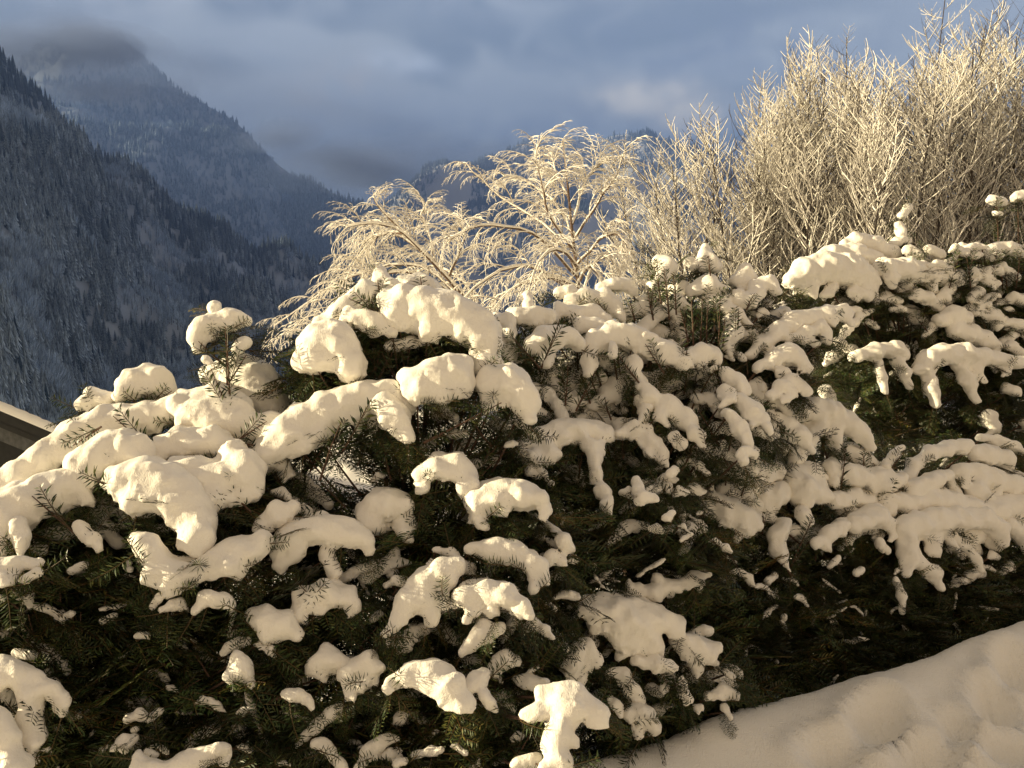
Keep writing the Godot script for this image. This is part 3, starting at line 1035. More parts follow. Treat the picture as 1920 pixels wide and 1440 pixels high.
func snow(key: String, off: float, a: Array, b := [], c := [], d := [], e := []) -> void:
	# one clump of snow on a branch: chains of [px, py, radius in px]
	var A := PackedVector3Array()
	var B := PackedVector3Array()
	var ra := PackedFloat32Array()
	var rb := PackedFloat32Array()
	var lines := []
	var most := 0.0
	var wig := rf(-0.03, 0.03)
	var all := [a, b, c, d, e]
	var given := 0
	for chain in all:
		if not chain.is_empty(): given += 1
	for chain in [a, b, c, d, e]:
		for k in chain.size() / 3:
			var r: float = chain[k * 3 + 2]
			if not branches or r < 12.0 or rng.randf() > 0.30: continue        # a finger of snow hanging down
			var x: float = chain[k * 3] + rf(-0.7, 0.7) * r
			var y: float = chain[k * 3 + 1] + 0.45 * r
			var w := rf(0.30, 0.48) * minf(r, 22.0)
			var g := rf(0.9, 1.9) * minf(r, 22.0)
			all.append([x, y, w * 1.15, x + rf(-0.35, 0.5) * g, y + g * 0.6, w, x + rf(-0.4, 0.7) * g, y + g, w * 0.7])
	for chain in all:
		if chain.is_empty(): continue
		var pts := PackedVector3Array()
		var rad := PackedFloat32Array()
		var n: int = chain.size() / 3
		for k in n:
			var px: float = chain[k * 3]
			var py: float = chain[k * 3 + 1]
			var dd := depth(key, px, py) + off - 0.05 + wig * (k - n * 0.5) / n
			var p := P(px, py, dd)
			pts.append(p)
			rad.append(chain[k * 3 + 2] / F * dd * 1.12)
			most = maxf(most, rad[k])
		lines.append([pts, rad])
		for k in n: cover(chain[k * 3], chain[k * 3 + 1], chain[k * 3 + 2], pts[k])
		if n == 1:
			pts.append(pts[0] + Vector3(rad[0] * 0.15, 0.001, 0.0))
			rad.append(rad[0] * 0.95)
		for k in pts.size() - 1:
			A.append(pts[k])
			B.append(pts[k + 1])
			ra.append(rad[k])
			rb.append(rad[k + 1])
			if minf(rad[k], rad[k + 1]) > 0.026:      # broad cushions reach back as well
				var back := (pts[k] - cam.position).normalized()
				back.y = 0.0
				A.append(pts[k] + back * rad[k] * 1.15 + Vector3(0, -0.12 * rad[k], 0))
				B.append(pts[k + 1] + back * rad[k + 1] * 1.15 + Vector3(0, -0.12 * rad[k + 1], 0))
				ra.append(rad[k] * 0.92)
				rb.append(rad[k + 1] * 0.92)
	var h := clampf(most * 0.20, 0.0056, 0.0084) * (1.25 if off + depth(key, a[0], a[1]) > 3.4 else 1.0)
	jobs.append({"key": key, "A": A, "B": B, "ra": ra, "rb": rb, "h": h, "most": most, "seed": jobs.size() * 3.7})
	# branch under it and needles showing below
	var bu: Dictionary = bushes[key]
	var foot: Vector3 = bu.foot
	for l in lines.slice(0, given):
		# sprigs that stand out of the snow's lower edge
		var q: PackedVector3Array = l[0]
		var w: PackedFloat32Array = l[1]
		for k in q.size():
			if rng.randf() > 0.55: continue
			var t := (q[mini(k + 1, q.size() - 1)] - q[maxi(k - 1, 0)]).normalized() * (1.0 if rng.randf() < 0.65 else -1.0)
			var at := q[k] + Vector3(rf(-0.5, 0.5), rf(-0.95, -0.55), rf(0.15, 0.7)) * w[k]
			var dir := t * rf(0.4, 1.0) + Vector3(rf(-0.7, 0.7), rf(-0.75, 0.55), rf(0.0, 0.5))
			var n := rf(0.055, 0.12) / 0.18
			var g := rf(0.6, 1.5)
			row(bu.tufts[rng.randi() % 3], aim(dir, rf(0, TAU)) * Basis.from_scale(Vector3(n, 0.85, 0.85)), at - foot, Color(g * 1.05, g, g * 0.9))
	for l in lines:
		var pts: PackedVector3Array = l[0]
		var rad: PackedFloat32Array = l[1]
		var under := PackedVector3Array()
		for k in pts.size(): under.append(pts[k] + Vector3(0, -rad[k] * 0.55, 0))
		var near := 0
		for k in pts.size():
			if Vector2(pts[k].x - foot.x, pts[k].z - foot.z).length() < Vector2(pts[near].x - foot.x, pts[near].z - foot.z).length(): near = k
		if branches and lines.find(l) < given: bu.limbs.append([under, near])
		for k in pts.size():
			var t := (pts[mini(k + 1, pts.size() - 1)] - pts[maxi(k - 1, 0)]).normalized()
			if k < near: t = -t
			var count := 2 + int(rad[k] * 45.0)
			for m in count:
				var side := Vector3(rf(-1, 1), rf(-0.8, -0.1), rf(-0.6, 0.6))
				var dir := t * rf(0.2, 1.0) + side * 0.8
				var at := pts[k] + Vector3(rf(-0.6, 0.6) * rad[k], -rad[k] * rf(0.55, 1.0), rf(-1.0, 0.15) * rad[k])
				pending.append([bu, at, dir, clampf((rad[k] + rf(0.02, 0.06)) / 0.13, 0.25, 0.75), rf(-0.5, 0.5)])


func seen_at(p: Vector3) -> Vector2:
	var l := to_cam * p
	return Vector2(960.0 - F * l.x / l.z, 720.0 + F * l.y / l.z)


func spray(bu: Dictionary, at: Vector3, dir: Vector3, size: float, roll: float, keep := 0.88) -> void:
	var tip := at + dir.normalized() * size * 0.2
	if (covered(seen_at(tip), 0.0, tip) or covered(seen_at(at), 0.0, at)) and rng.randf() < keep: return
	var g := rf(0.45, 1.25) if rng.randf() < 0.75 else rf(1.3, 2.3)
	var warm := rf(0.0, 1.0)
	row(bu.sprays[rng.randi() % sprays.size()], aim(dir, roll) * Basis.from_scale(Vector3.ONE * size), at - bu.foot, Color(g * (1.0 + 0.5 * pow(warm, 4.0)), g, g * (1.0 - 0.2 * warm)))


func shoot(key: String, off: float, x0: float, y0: float, x1: float, y1: float, size := 1.0) -> void:     # an upright leader with needles all round
	var bu: Dictionary = bushes[key]
	var a := P(x0, y0, depth(key, x0, y0) + off)
	var b := P(x1, y1, depth(key, x0, y0) + off + rf(-0.02, 0.02))
	var st := Buf.new()
	st.tube(PackedVector3Array([a - bu.foot, a.lerp(b, 0.5) - bu.foot + Vector3(rf(-0.004, 0.004), 0, 0), b - bu.foot]), PackedFloat32Array([0.0036 * size, 0.0026 * size, 0.0012]), 5)
	var s := put("shoot", st.mesh(), M.yew_bark, bu.node)
	var buf := PackedFloat32Array()
	var n := maxi(1, int((b - a).length() / 0.11))
	for k in n:
		var g := rf(0.8, 1.15)
		row(buf, aim(b - a, rf(0, TAU)) * Basis.from_scale(Vector3((b - a).length() / n / 0.18 * 1.05, 1.0, 1.0)), a.lerp(b, k / float(n)) - bu.foot, Color(g, g, g))
	many("needles", tufts[rng.randi() % tufts.size()], buf, s)


var pending := []
var fills := []


func fill(key: String, poly: Array, near: float, far: float, count: int, dabs := 0) -> void:
	fills.append([key, poly, near, far, count, dabs])


func grow() -> void:                                      # once all snow is laid
	for f in fills: fill_now(f[0], f[1], f[2], f[3], f[4], f[5])
	for s in pending:
		spray(s[0], s[1], s[2], s[3], s[4], 0.68)


const GAPS := [[615, 900, 75, 42], [668, 1214, 46, 30], [905, 1078, 52, 30], [800, 840, 40, 40], [930, 830, 40, 30], [560, 1235, 30, 18], [700, 880, 40, 40]]


func in_gap(q: Vector2) -> bool:                          # where the photograph looks through the hedge
	for g in GAPS:
		if Vector2((q.x - g[0]) / g[2], (q.y - g[1]) / g[3]).length() < 1.0: return true
	return false


func fill_now(key: String, poly: Array, near: float, far: float, count: int, dabs: int) -> void:     # the body of a bush: branchlets through its volume
	var bu: Dictionary = bushes[key]
	var pg := PackedVector2Array()
	var lo := Vector2(1e9, 1e9)
	var hi := -lo
	for k in poly.size() / 2:
		var q := Vector2(poly[k * 2], poly[k * 2 + 1])
		pg.append(q)
		lo = lo.min(q)
		hi = hi.max(q)
	var done := 0
	count = int(count * 0.92)
	while done < count + dabs:
		var q := Vector2(rf(lo.x, hi.x), rf(lo.y, hi.y))
		if not Geometry2D.is_point_in_polygon(q, pg): continue
		var f := pow(rng.randf(), 1.3)
		var p := P(q.x, q.y, depth(key, q.x, q.y) + 0.05 + lerpf(near, far, f))
		done += 1
		if key != "face" and key != "back" and key != "low" and (nz.get_noise_2d(q.x / 42.0, q.y / 36.0) > 0.42 or in_gap(q)): continue
		if p.y < ground_y(p.x, p.z) - 0.1: continue
		if q.x > 1060.0 and (Vector2(p.x, p.z) - HEDGE_AT).dot(AWAY) < -0.10 and p.y < 0.35: continue
		var out := Vector3(p.x - bu.foot.x, 0, p.z - bu.foot.z)
		out = Vector3(0, 0, 1) if out.length() < 0.05 else out.normalized()
		if done <= count:
			var dir := out * rf(0.0, 0.8) + Vector3(rf(-0.9, 0.9), rf(-0.55, 0.65), rf(-0.3, 1.1))
			spray(bu, p, dir, rf(0.55, 1.0), rf(-0.7, 0.7))
		else:
			p = P(q.x, q.y, depth(key, q.x, q.y) + lerpf(near, lerpf(near, far, 0.5), f))
			var size := 0.012 + 0.020 * pow(rng.randf(), 2.0)
			var b := aim(Vector3(rf(-1, 1), rf(-0.8, 0.3), rf(-0.6, 0.6))) * Basis.from_scale(Vector3(size * rf(1.0, 2.0), size, size))
			row(bu.dabs[rng.randi() % 3], b, p + Vector3(0, 0.012, 0) - bu.foot, Color.WHITE)
			for m in 2: spray(bu, p - Vector3(0, 0.01, 0), Vector3(rf(-1, 1), rf(-0.5, 0.1), rf(-0.2, 0.8)), rf(0.35, 0.6), rf(-0.5, 0.5))


# where snow lies open to view, so that no twig grows across it: cells of 16 px with the distance of the snow
var snow_cells := {}
var to_cam := Transform3D()


func cover(px: float, py: float, r: float, p: Vector3) -> void:
	var d := (p - cam.position).length()
	for i in range(int((px - r) / 16.0), int((px + r) / 16.0) + 1):
		for j in range(int((py - r) / 16.0), int((py + r * 0.9) / 16.0) + 1):
			if Vector2(i * 16.0 + 8.0 - px, j * 16.0 + 8.0 - py).length() < r + 6.0: snow_cells[Vector2i(i, j)] = d


func covered(q: Vector2, grow: float, p: Vector3) -> bool:
	var d = snow_cells.get(Vector2i(int(q.x / 16.0), int(q.y / 16.0)))
	return d != null and (p - cam.position).length() < d + 0.04


func drift(key: String, poly: Array, off: float, count: int, small: float, big: float) -> void:     # lesser snow among the shoots, arched over and drooping
	var pg := PackedVector2Array()
	var lo := Vector2(1e9, 1e9)
	var hi := -lo
	for k in poly.size() / 2:
		var q := Vector2(poly[k * 2], poly[k * 2 + 1])
		pg.append(q)
		lo = lo.min(q)
		hi = hi.max(q)
	var done := 0
	while done < count:
		var q := Vector2(rf(lo.x, hi.x), rf(lo.y, hi.y))
		if not Geometry2D.is_point_in_polygon(q, pg): continue
		done += 1
		var r := rf(small, big)
		var n := rng.randi_range(3, 6)
		var way := 1.0 if rng.randf() < 0.6 else -1.0
		var slant := rf(-0.5, 0.35)
		var chain := []
		for k in n:
			chain.append_array([q.x, q.y, r * rf(0.55, 1.05) * (0.7 if k == 0 or k == n - 1 else 1.0)])
			q += Vector2(way * r * rf(0.7, 1.7), r * (slant + 0.40 * k + rf(-0.3, 0.3)))
		snow(key, off + rf(-0.06, 0.12), chain)


func limb(key: String, off: float, thick: float, pts: Array) -> void:
	var bu: Dictionary = bushes[key]
	var l := []
	for k in pts.size() / 2: l.append([pts[k * 2], pts[k * 2 + 1], depth(key, pts[k * 2], pts[k * 2 + 1]) + off])
	var o := PackedVector3Array()
	for k in l.size() * 4: o.append(along(l, k / (l.size() * 4.0 - 1.0)) - bu.foot)
	var b := Buf.new()
	b.tube(o, taper(thick, thick * 0.5, o.size()), 8)
	put("stem", b.mesh(), M.yew_bark, bu.node)


func dab_mesh(sd: int) -> ArrayMesh:                     # crumbs of snow caught along a twig, about two units long
	var r := RandomNumberGenerator.new()
	r.seed = sd
	var b := Buf.new()
	var n := FastNoiseLite.new()
	n.seed = sd
	n.frequency = 1.0
	var rows := 6
	var cols := 8
	var y := 0.0
	for k in 7:
		var at := Vector3(-1.0 + 2.0 * k / 6.0 + r.randf_range(-0.12, 0.12), y, r.randf_range(-0.28, 0.28))
		y += r.randf_range(-0.22, 0.12)
		var rad := r.randf_range(0.16, 0.46)
		var first := b.v.size()
		for j in rows + 1:
			for i in cols:
				var q := Vector3(sin(PI * j / rows) * cos(TAU * i / cols), cos(PI * j / rows), sin(PI * j / rows) * sin(TAU * i / cols))
				b.v.append(at + q * rad * (1.0 + 0.5 * n.get_noise_3dv((at + q) * 1.7)) * Vector3(1.2, 0.8, 1))
				b.n.append(q)
				b.c.append(Color.WHITE)
		for j in rows:
			for i in cols:
				var p := first + j * cols + i
				var q := first + j * cols + (i + 1) % cols
				b.i.append_array(PackedInt32Array([p, p + cols, q, q, p + cols, q + cols]))
	var m := b.mesh()
	m.surface_set_material(0, M.snow)
	return m


# ---- the surface of a snow clump: rounded chains joined softly, found cell by cell
func field(p: Vector3, A: PackedVector3Array, BA: PackedVector3Array, inv: PackedFloat32Array, ra: PackedFloat32Array, dr: PackedFloat32Array, k: float, most: float, sd: float) -> float:
	var d := 1e9
	var rag := 0.0
	var best := 1e9
	for i in A.size():
		var pa := p - A[i]
		var t := clampf(pa.dot(BA[i]) * inv[i], 0.0, 1.0)
		pa -= BA[i] * t
		if pa.y < 0.0: pa.y *= 1.28
		var e := pa.length() - ra[i] - dr[i] * t
		if e < best:
			best = e
			rag = clampf(-pa.y / (ra[i] + 0.001), 0.0, 1.0)
		var h := maxf(k - absf(d - e), 0.0) / k
		d = minf(d, e) - h * h * k * 0.25
	if d > 0.05: return d
	var q := Vector3(p.x, p.y, p.z + sd)
	var low := minf(most, 0.035)
	if rag > 0.05: d += rag * low * (0.30 * nz.get_noise_3dv(q * (1.3 / low) + Vector3(9, 2, 4)) - 0.02)
	return d + low * 0.30 * nz.get_noise_3dv(q * (0.50 / low)) + low * 0.05 * nz.get_noise_3dv(q * (1.7 / low)) + 0.0012 * nf.get_noise_3dv(q * 70.0)


func clump(n: int) -> void:
	var job: Dictionary = jobs[n]
	var A: PackedVector3Array = job.A
	var B: PackedVector3Array = job.B
	var ra: PackedFloat32Array = job.ra
	var rb: PackedFloat32Array = job.rb
	var h: float = job.h
	var BA := PackedVector3Array()
	var inv := PackedFloat32Array()
	var dr := PackedFloat32Array()
	var lo := Vector3(1e9, 1e9, 1e9)
	var hi := -lo
	for i in A.size():
		BA.append(B[i] - A[i])
		inv.append(1.0 / maxf(1e-8, BA[i].length_squared()))
		dr.append(rb[i] - ra[i])
		var pad := Vector3.ONE * (maxf(ra[i], rb[i]) * 1.5 + 0.02)
		lo = lo.min(A[i] - pad).min(B[i] - pad)
		hi = hi.max(A[i] + pad).max(B[i] + pad)
	var nx := int((hi.x - lo.x) / h) + 2
	var ny := int((hi.y - lo.y) / h) + 2
	var nzz := int((hi.z - lo.z) / h) + 2
	var k: float = job.most * 0.55
	var sy := nx
	var sz := nx * ny
	var val := PackedFloat32Array()
	val.resize(nx * ny * nzz)
	val.fill(1e9)
	var vert := PackedInt32Array()
	vert.resize(val.size())
	vert.fill(-1)
	var corner := PackedInt32Array([0, 1, sy, sy + 1, sz, sz + 1, sz + sy, sz + sy + 1])
	var queue := PackedInt32Array()
	for i in A.size():
		# walk up from the middle of each chain to the surface
		var p := A[i] + BA[i] * 0.5 - lo
		var x := int(p.x / h)
		var z := int(p.z / h)
		var y := int(p.y / h)
		while y < ny - 2:
			if field(lo + Vector3(x, y + 1, z) * h, A, BA, inv, ra, dr, k, job.most, job.seed) > 0.0: break
			y += 1
		queue.append(x + y * sy + z * sz)
	var pos := PackedVector3Array()
	var nor := PackedVector3Array()
	var cells := PackedInt32Array()
	var head := 0
	var v8 := PackedFloat32Array()
	v8.resize(8)
	while head < queue.size():
		var c := queue[head]
		head += 1
		if vert[c] >= 0: continue
		var z := c / sz
		var y := (c - z * sz) / sy
		var x := c - z * sz - y * sy
		if x < 1 or y < 1 or z < 1 or x >= nx - 2 or y >= ny - 2 or z >= nzz - 2: continue
		var mask := 0
		for q in 8:
			var at := c + corner[q]
			var f := val[at]
			if f > 1e8:
				f = field(lo + Vector3(x + (q & 1), y + ((q >> 1) & 1), z + (q >> 2)) * h, A, BA, inv, ra, dr, k, job.most, job.seed)
				val[at] = f
			v8[q] = f
			if f < 0.0: mask |= 1 << q
		if mask == 0 or mask == 255: continue
		var sum := Vector3.ZERO
		var cnt := 0
		for q in 8:
			for bit in 3:
				if q & (1 << bit): continue
				var o := q | (1 << bit)
				if (v8[q] < 0.0) == (v8[o] < 0.0): continue
				var t := v8[q] / (v8[q] - v8[o])
				var e := Vector3(q & 1, (q >> 1) & 1, q >> 2)
				e[bit] += t
				sum += e
				cnt += 1
		vert[c] = pos.size()
		pos.append(lo + (Vector3(x, y, z) + sum / cnt) * h)
		nor.append(Vector3(v8[1] + v8[3] + v8[5] + v8[7] - v8[0] - v8[2] - v8[4] - v8[6], v8[2] + v8[3] + v8[6] + v8[7] - v8[0] - v8[1] - v8[4] - v8[5], v8[4] + v8[5] + v8[6] + v8[7] - v8[0] - v8[1] - v8[2] - v8[3]).normalized())
		cells.append(c)
		# go on through every face that the surface crosses
		var m := mask & 0x55
		if m != 0 and m != 0x55: queue.append(c - 1)
		m = mask & 0xAA
		if m != 0 and m != 0xAA: queue.append(c + 1)
		m = mask & 0x33
		if m != 0 and m != 0x33: queue.append(c - sy)
		m = mask & 0xCC
		if m != 0 and m != 0xCC: queue.append(c + sy)
		m = mask & 0x0F
		if m != 0 and m != 0x0F: queue.append(c - sz)
		m = mask & 0xF0
		if m != 0 and m != 0xF0: queue.append(c + sz)
	var idx := PackedInt32Array()
	for c in cells:
		var f0 := val[c] < 0.0
		for axis in 3:
			var step := 1 if axis == 0 else sy if axis == 1 else sz
			if (val[c + step] < 0.0) == f0: continue
			var u := sy if axis == 0 else sz if axis == 1 else 1
			var w := sz if axis == 0 else 1 if axis == 1 else sy
			var a := vert[c]
			var b := vert[c - u]
			var d := vert[c - u - w]
			var e := vert[c - w]
			if b < 0 or d < 0 or e < 0: continue
			if f0: idx.append_array(PackedInt32Array([a, e, d, a, d, b]))
			else: idx.append_array(PackedInt32Array([a, b, d, a, d, e]))
	results[n] = [pos, nor, idx]


func hedge() -> void:
	for k in 5: sprays.append(spray_mesh(500 + k, false))
	for k in 3: tufts.append(spray_mesh(600 + k, true))
	to_cam = cam.transform.affine_inverse()
	yews()
	grow()
	results.resize(jobs.size())
	var id := WorkerThreadPool.add_group_task(clump, jobs.size())
	WorkerThreadPool.wait_for_group_task_completion(id)
	for n in jobs.size():
		var bu: Dictionary = bushes[jobs[n].key]
		var r: Array = results[n]
		if r[0].size() < 8: continue
		var a := []
		a.resize(Mesh.ARRAY_MAX)
		a[Mesh.ARRAY_VERTEX] = r[0]
		a[Mesh.ARRAY_NORMAL] = r[1]
		a[Mesh.ARRAY_INDEX] = r[2]
		var m := ArrayMesh.new()
		m.add_surface_from_arrays(Mesh.PRIMITIVE_TRIANGLES, a)
		put("snow_clump", m, M.snow, bu.node, Transform3D(Basis(), -bu.foot))
	var lumps := [dab_mesh(1), dab_mesh(2), dab_mesh(3)]
	for key in bushes:
		var bu: Dictionary = bushes[key]
		var foot: Vector3 = bu.foot
		var axis_top := 0.0
		for l in bu.limbs:
			# a branch: from the trunk's axis out to the snow and along under it
			var under: PackedVector3Array = l[0]
			var near: int = l[1]
			var from := under[near] - foot
			var core := Vector3(0, maxf(0.1, from.y * 0.72 - 0.08), 0)
			var pts := PackedVector3Array()
			for k in 7:
				var f := k / 6.0
				pts.append(core.lerp(from, f) + Vector3(0, -0.06 * sin(PI * f), 0))
			for k in range(near + 1, under.size()): pts.append(under[k] - foot)
			axis_top = maxf(axis_top, core.y)
			var b := Buf.new()
			b.tube(pts, taper(0.0075, 0.0022, pts.size()), 5)
			if near > 0:
				var rest := PackedVector3Array()
				for k in range(near, -1, -1): rest.append(under[k] - foot)
				b.tube(rest, taper(0.005, 0.002, rest.size()), 5)
			put("branch", b.mesh(), M.yew_bark, bu.node)
		var tb := Buf.new()
		var tp := PackedVector3Array()
		for k in 9: tp.append(Vector3(0.03 * sin(k * 1.3), (axis_top + 0.05) * k / 8.0 - 0.05 * (1 if k == 0 else 0), 0.03 * cos(k * 1.7)))
		tb.tube(tp, taper(0.028, 0.010, 9), 9)
		put("trunk", tb.mesh(), M.yew_bark, bu.node)
		for k in sprays.size():
			if bu.sprays[k].size(): many("foliage", sprays[k], bu.sprays[k], bu.node)
		for k in 3:
			if bu.tufts[k].size(): many("sprigs", tufts[k], bu.tufts[k], bu.node)
			if bu.dabs[k].size(): many("snow_dusting", lumps[k], bu.dabs[k], bu.node)


func foot_at(px: float, d: float) -> Vector3:
	var p := P(px, 900, d)
	p.y = ground_y(p.x, p.z) - 0.05
	return p


func yews() -> void:
	bush("left", "spreading yew at the left under thick smooth cushions of snow, one thin leader standing up", [2.40, 300, 900, 0.25, 0.95], foot_at(260, 2.75))
	bush("front", "dark low yew at the bottom left corner with claw-like snow patches", [2.12, 300, 1250, 0.2, 0.45], foot_at(200, 2.5))
	bush("middle", "tallest yew in front with a broad rounded snow cap on its peak", [2.48, 800, 950, 0.1, 0.75], foot_at(790, 2.8))
	bush("arches", "yew of many arched shoots between the capped yew and the right-hand hedge", [3.0, 1150, 850, 0.5, 1.75], foot_at(1190, 3.45))
	bush("low", "small yew at the foot of the hedge beside the trodden snow", [2.80, 1200, 1200, 0.45, 0.25], foot_at(1190, 3.0))
	bush("face", "clipped yew hedge with a dark front above the snowy lawn", [3.25, 1300, 1000, 1.1, 1.2], foot_at(1600, 3.85))
	bush("back", "tall yew behind the clipped hedge with a flat white top", [4.7, 1700, 600, 0.8, 0.9], foot_at(1680, 5.1))
	bush("edge", "yew at the right edge of the picture flecked with small snow lumps", [4.9, 1850, 500, 0.8, 0.9], foot_at(1880, 5.4))
	left_yew()
	front_yew()
	middle_yew()
	lower_middle()
	arches_yew()
	low_yew()
	face_yew()
	back_yew()


func left_yew() -> void:
	var b := "left"
	branches = false
	snow(b, 0.05, [403, 577, 12, 400, 590, 6])
	snow(b, 0.05, [366, 634, 15, 385, 618, 21, 405, 610, 22, 432, 602, 19, 456, 599, 13], [371, 655, 8])
	snow(b, 0.0, [387, 674, 9, 392, 680, 6])
	snow(b, 0.03, [457, 643, 13, 440, 662, 7])
	branches = true
	snow(b, 0.22, [420, 705, 22, 455, 705, 34, 476, 728, 40, 498, 755, 34, 517, 778, 22], [393, 706, 13, 420, 700, 14])
	snow(b, 0.10, [345, 762, 28, 275, 788, 27, 205, 793, 27, 135, 823, 27, 78, 868, 27, 26, 903, 28, -30, 935, 30])
	snow(b, 0.16, [222, 744, 13, 250, 722, 25, 285, 716, 27, 314, 736, 19])
	snow(b, 0.18, [148, 758, 11, 172, 750, 18, 202, 750, 14])
	snow(b, 0.06, [345, 765, 28, 395, 790, 32, 445, 798, 30, 500, 812, 27, 515, 800, 22], [400, 745, 26, 440, 770, 30])
	snow(b, -0.03, [128, 908, 15, 150, 880, 24, 178, 868, 30, 215, 845, 32, 250, 848, 30, 270, 872, 18])
	snow(b, -0.02, [150, 905, 28, 92, 932, 36, 40, 952, 36, 0, 972, 38, -50, 1000, 40], [20, 1000, 28, 12, 1032, 18])
	snow(b, 0.0, [300, 842, 24, 345, 833, 27, 398, 832, 27, 432, 842, 20])
	snow(b, -0.08, [235, 905, 34, 285, 912, 42, 330, 928, 38, 362, 962, 30, 376, 1008, 22, 368, 1040, 12], [255, 945, 24])
	snow(b, -0.05, [440, 852, 24, 456, 890, 33, 463, 925, 24], [400, 900, 32, 345, 888, 30], [395, 935, 26])
	snow(b, -0.05, [148, 985, 11, 170, 1010, 13, 186, 1028, 8])
	snow(b, -0.06, [30, 985, 15, 38, 1010, 13, 40, 1036, 8])
	snow(b, -0.08, [-15, 1068, 17, 30, 1060, 13, 72, 1057, 9], [10, 1090, 15])
	snow(b, -0.09, [42, 1088, 8, 68, 1075, 9, 75, 1072, 7])
	snow(b, -0.04, [488, 988, 14, 520, 965, 20, 547, 952, 15])
	snow(b, 0.15, [60, 985, 18, 110, 975, 16])
	drift(b, [20, 960, 250, 830, 500, 800, 560, 900, 480, 990, 300, 1000, 60, 1040], 0.08, 26, 9, 20)
	shoot(b, 0.02, 432, 800, 422, 612, 1.1)
	shoot(b, 0.02, 428, 690, 372, 640, 0.9)
	shoot(b, 0.02, 428, 720, 462, 665, 0.9)
	shoot(b, -0.02, 435, 790, 395, 690, 0.7)
	shoot(b, 0.12, 277, 765, 270, 728, 0.8)
	shoot(b, 0.10, 280, 760, 322, 733, 0.8)
	shoot(b, 0.08, 275, 765, 232, 745, 0.8)
	shoot(b, -0.06, 305, 860, 212, 780, 0.9)
	shoot(b, -0.06, 190, 800, 130, 840, 0.9)
	shoot(b, -0.06, 160, 985, 30, 945, 0.9)
	shoot(b, -0.06, 440, 830, 500, 790, 0.9)
	shoot(b, -0.06, 440, 830, 512, 840, 0.9)
	shoot(b, -0.09, 470, 960, 400, 890, 0.9)
	shoot(b, -0.09, 140, 1000, 60, 930, 0.9)
	shoot(b, -0.13, 235, 920, 155, 895, 0.9)
	limb(b, 0.02, 0.006, [437, 960, 430, 820, 426, 700, 422, 612])
	fill(b, [150, 900, 500, 850, 560, 1000, 400, 1080, 240, 960, 0, 1020, 0, 960], 0.10, 0.55, 420, 10)
	fill(b, [120, 930, 260, 900, 240, 980, 130, 990], -0.04, 0.3, 110)
	fill(b, [380, 930, 560, 900, 560, 1010, 470, 1000], 0.0, 0.4, 130)
	fill(b, [-40, 1010, 250, 960, 330, 1040, 260, 1100, -40, 1120], 0.0, 0.5, 330, 14)


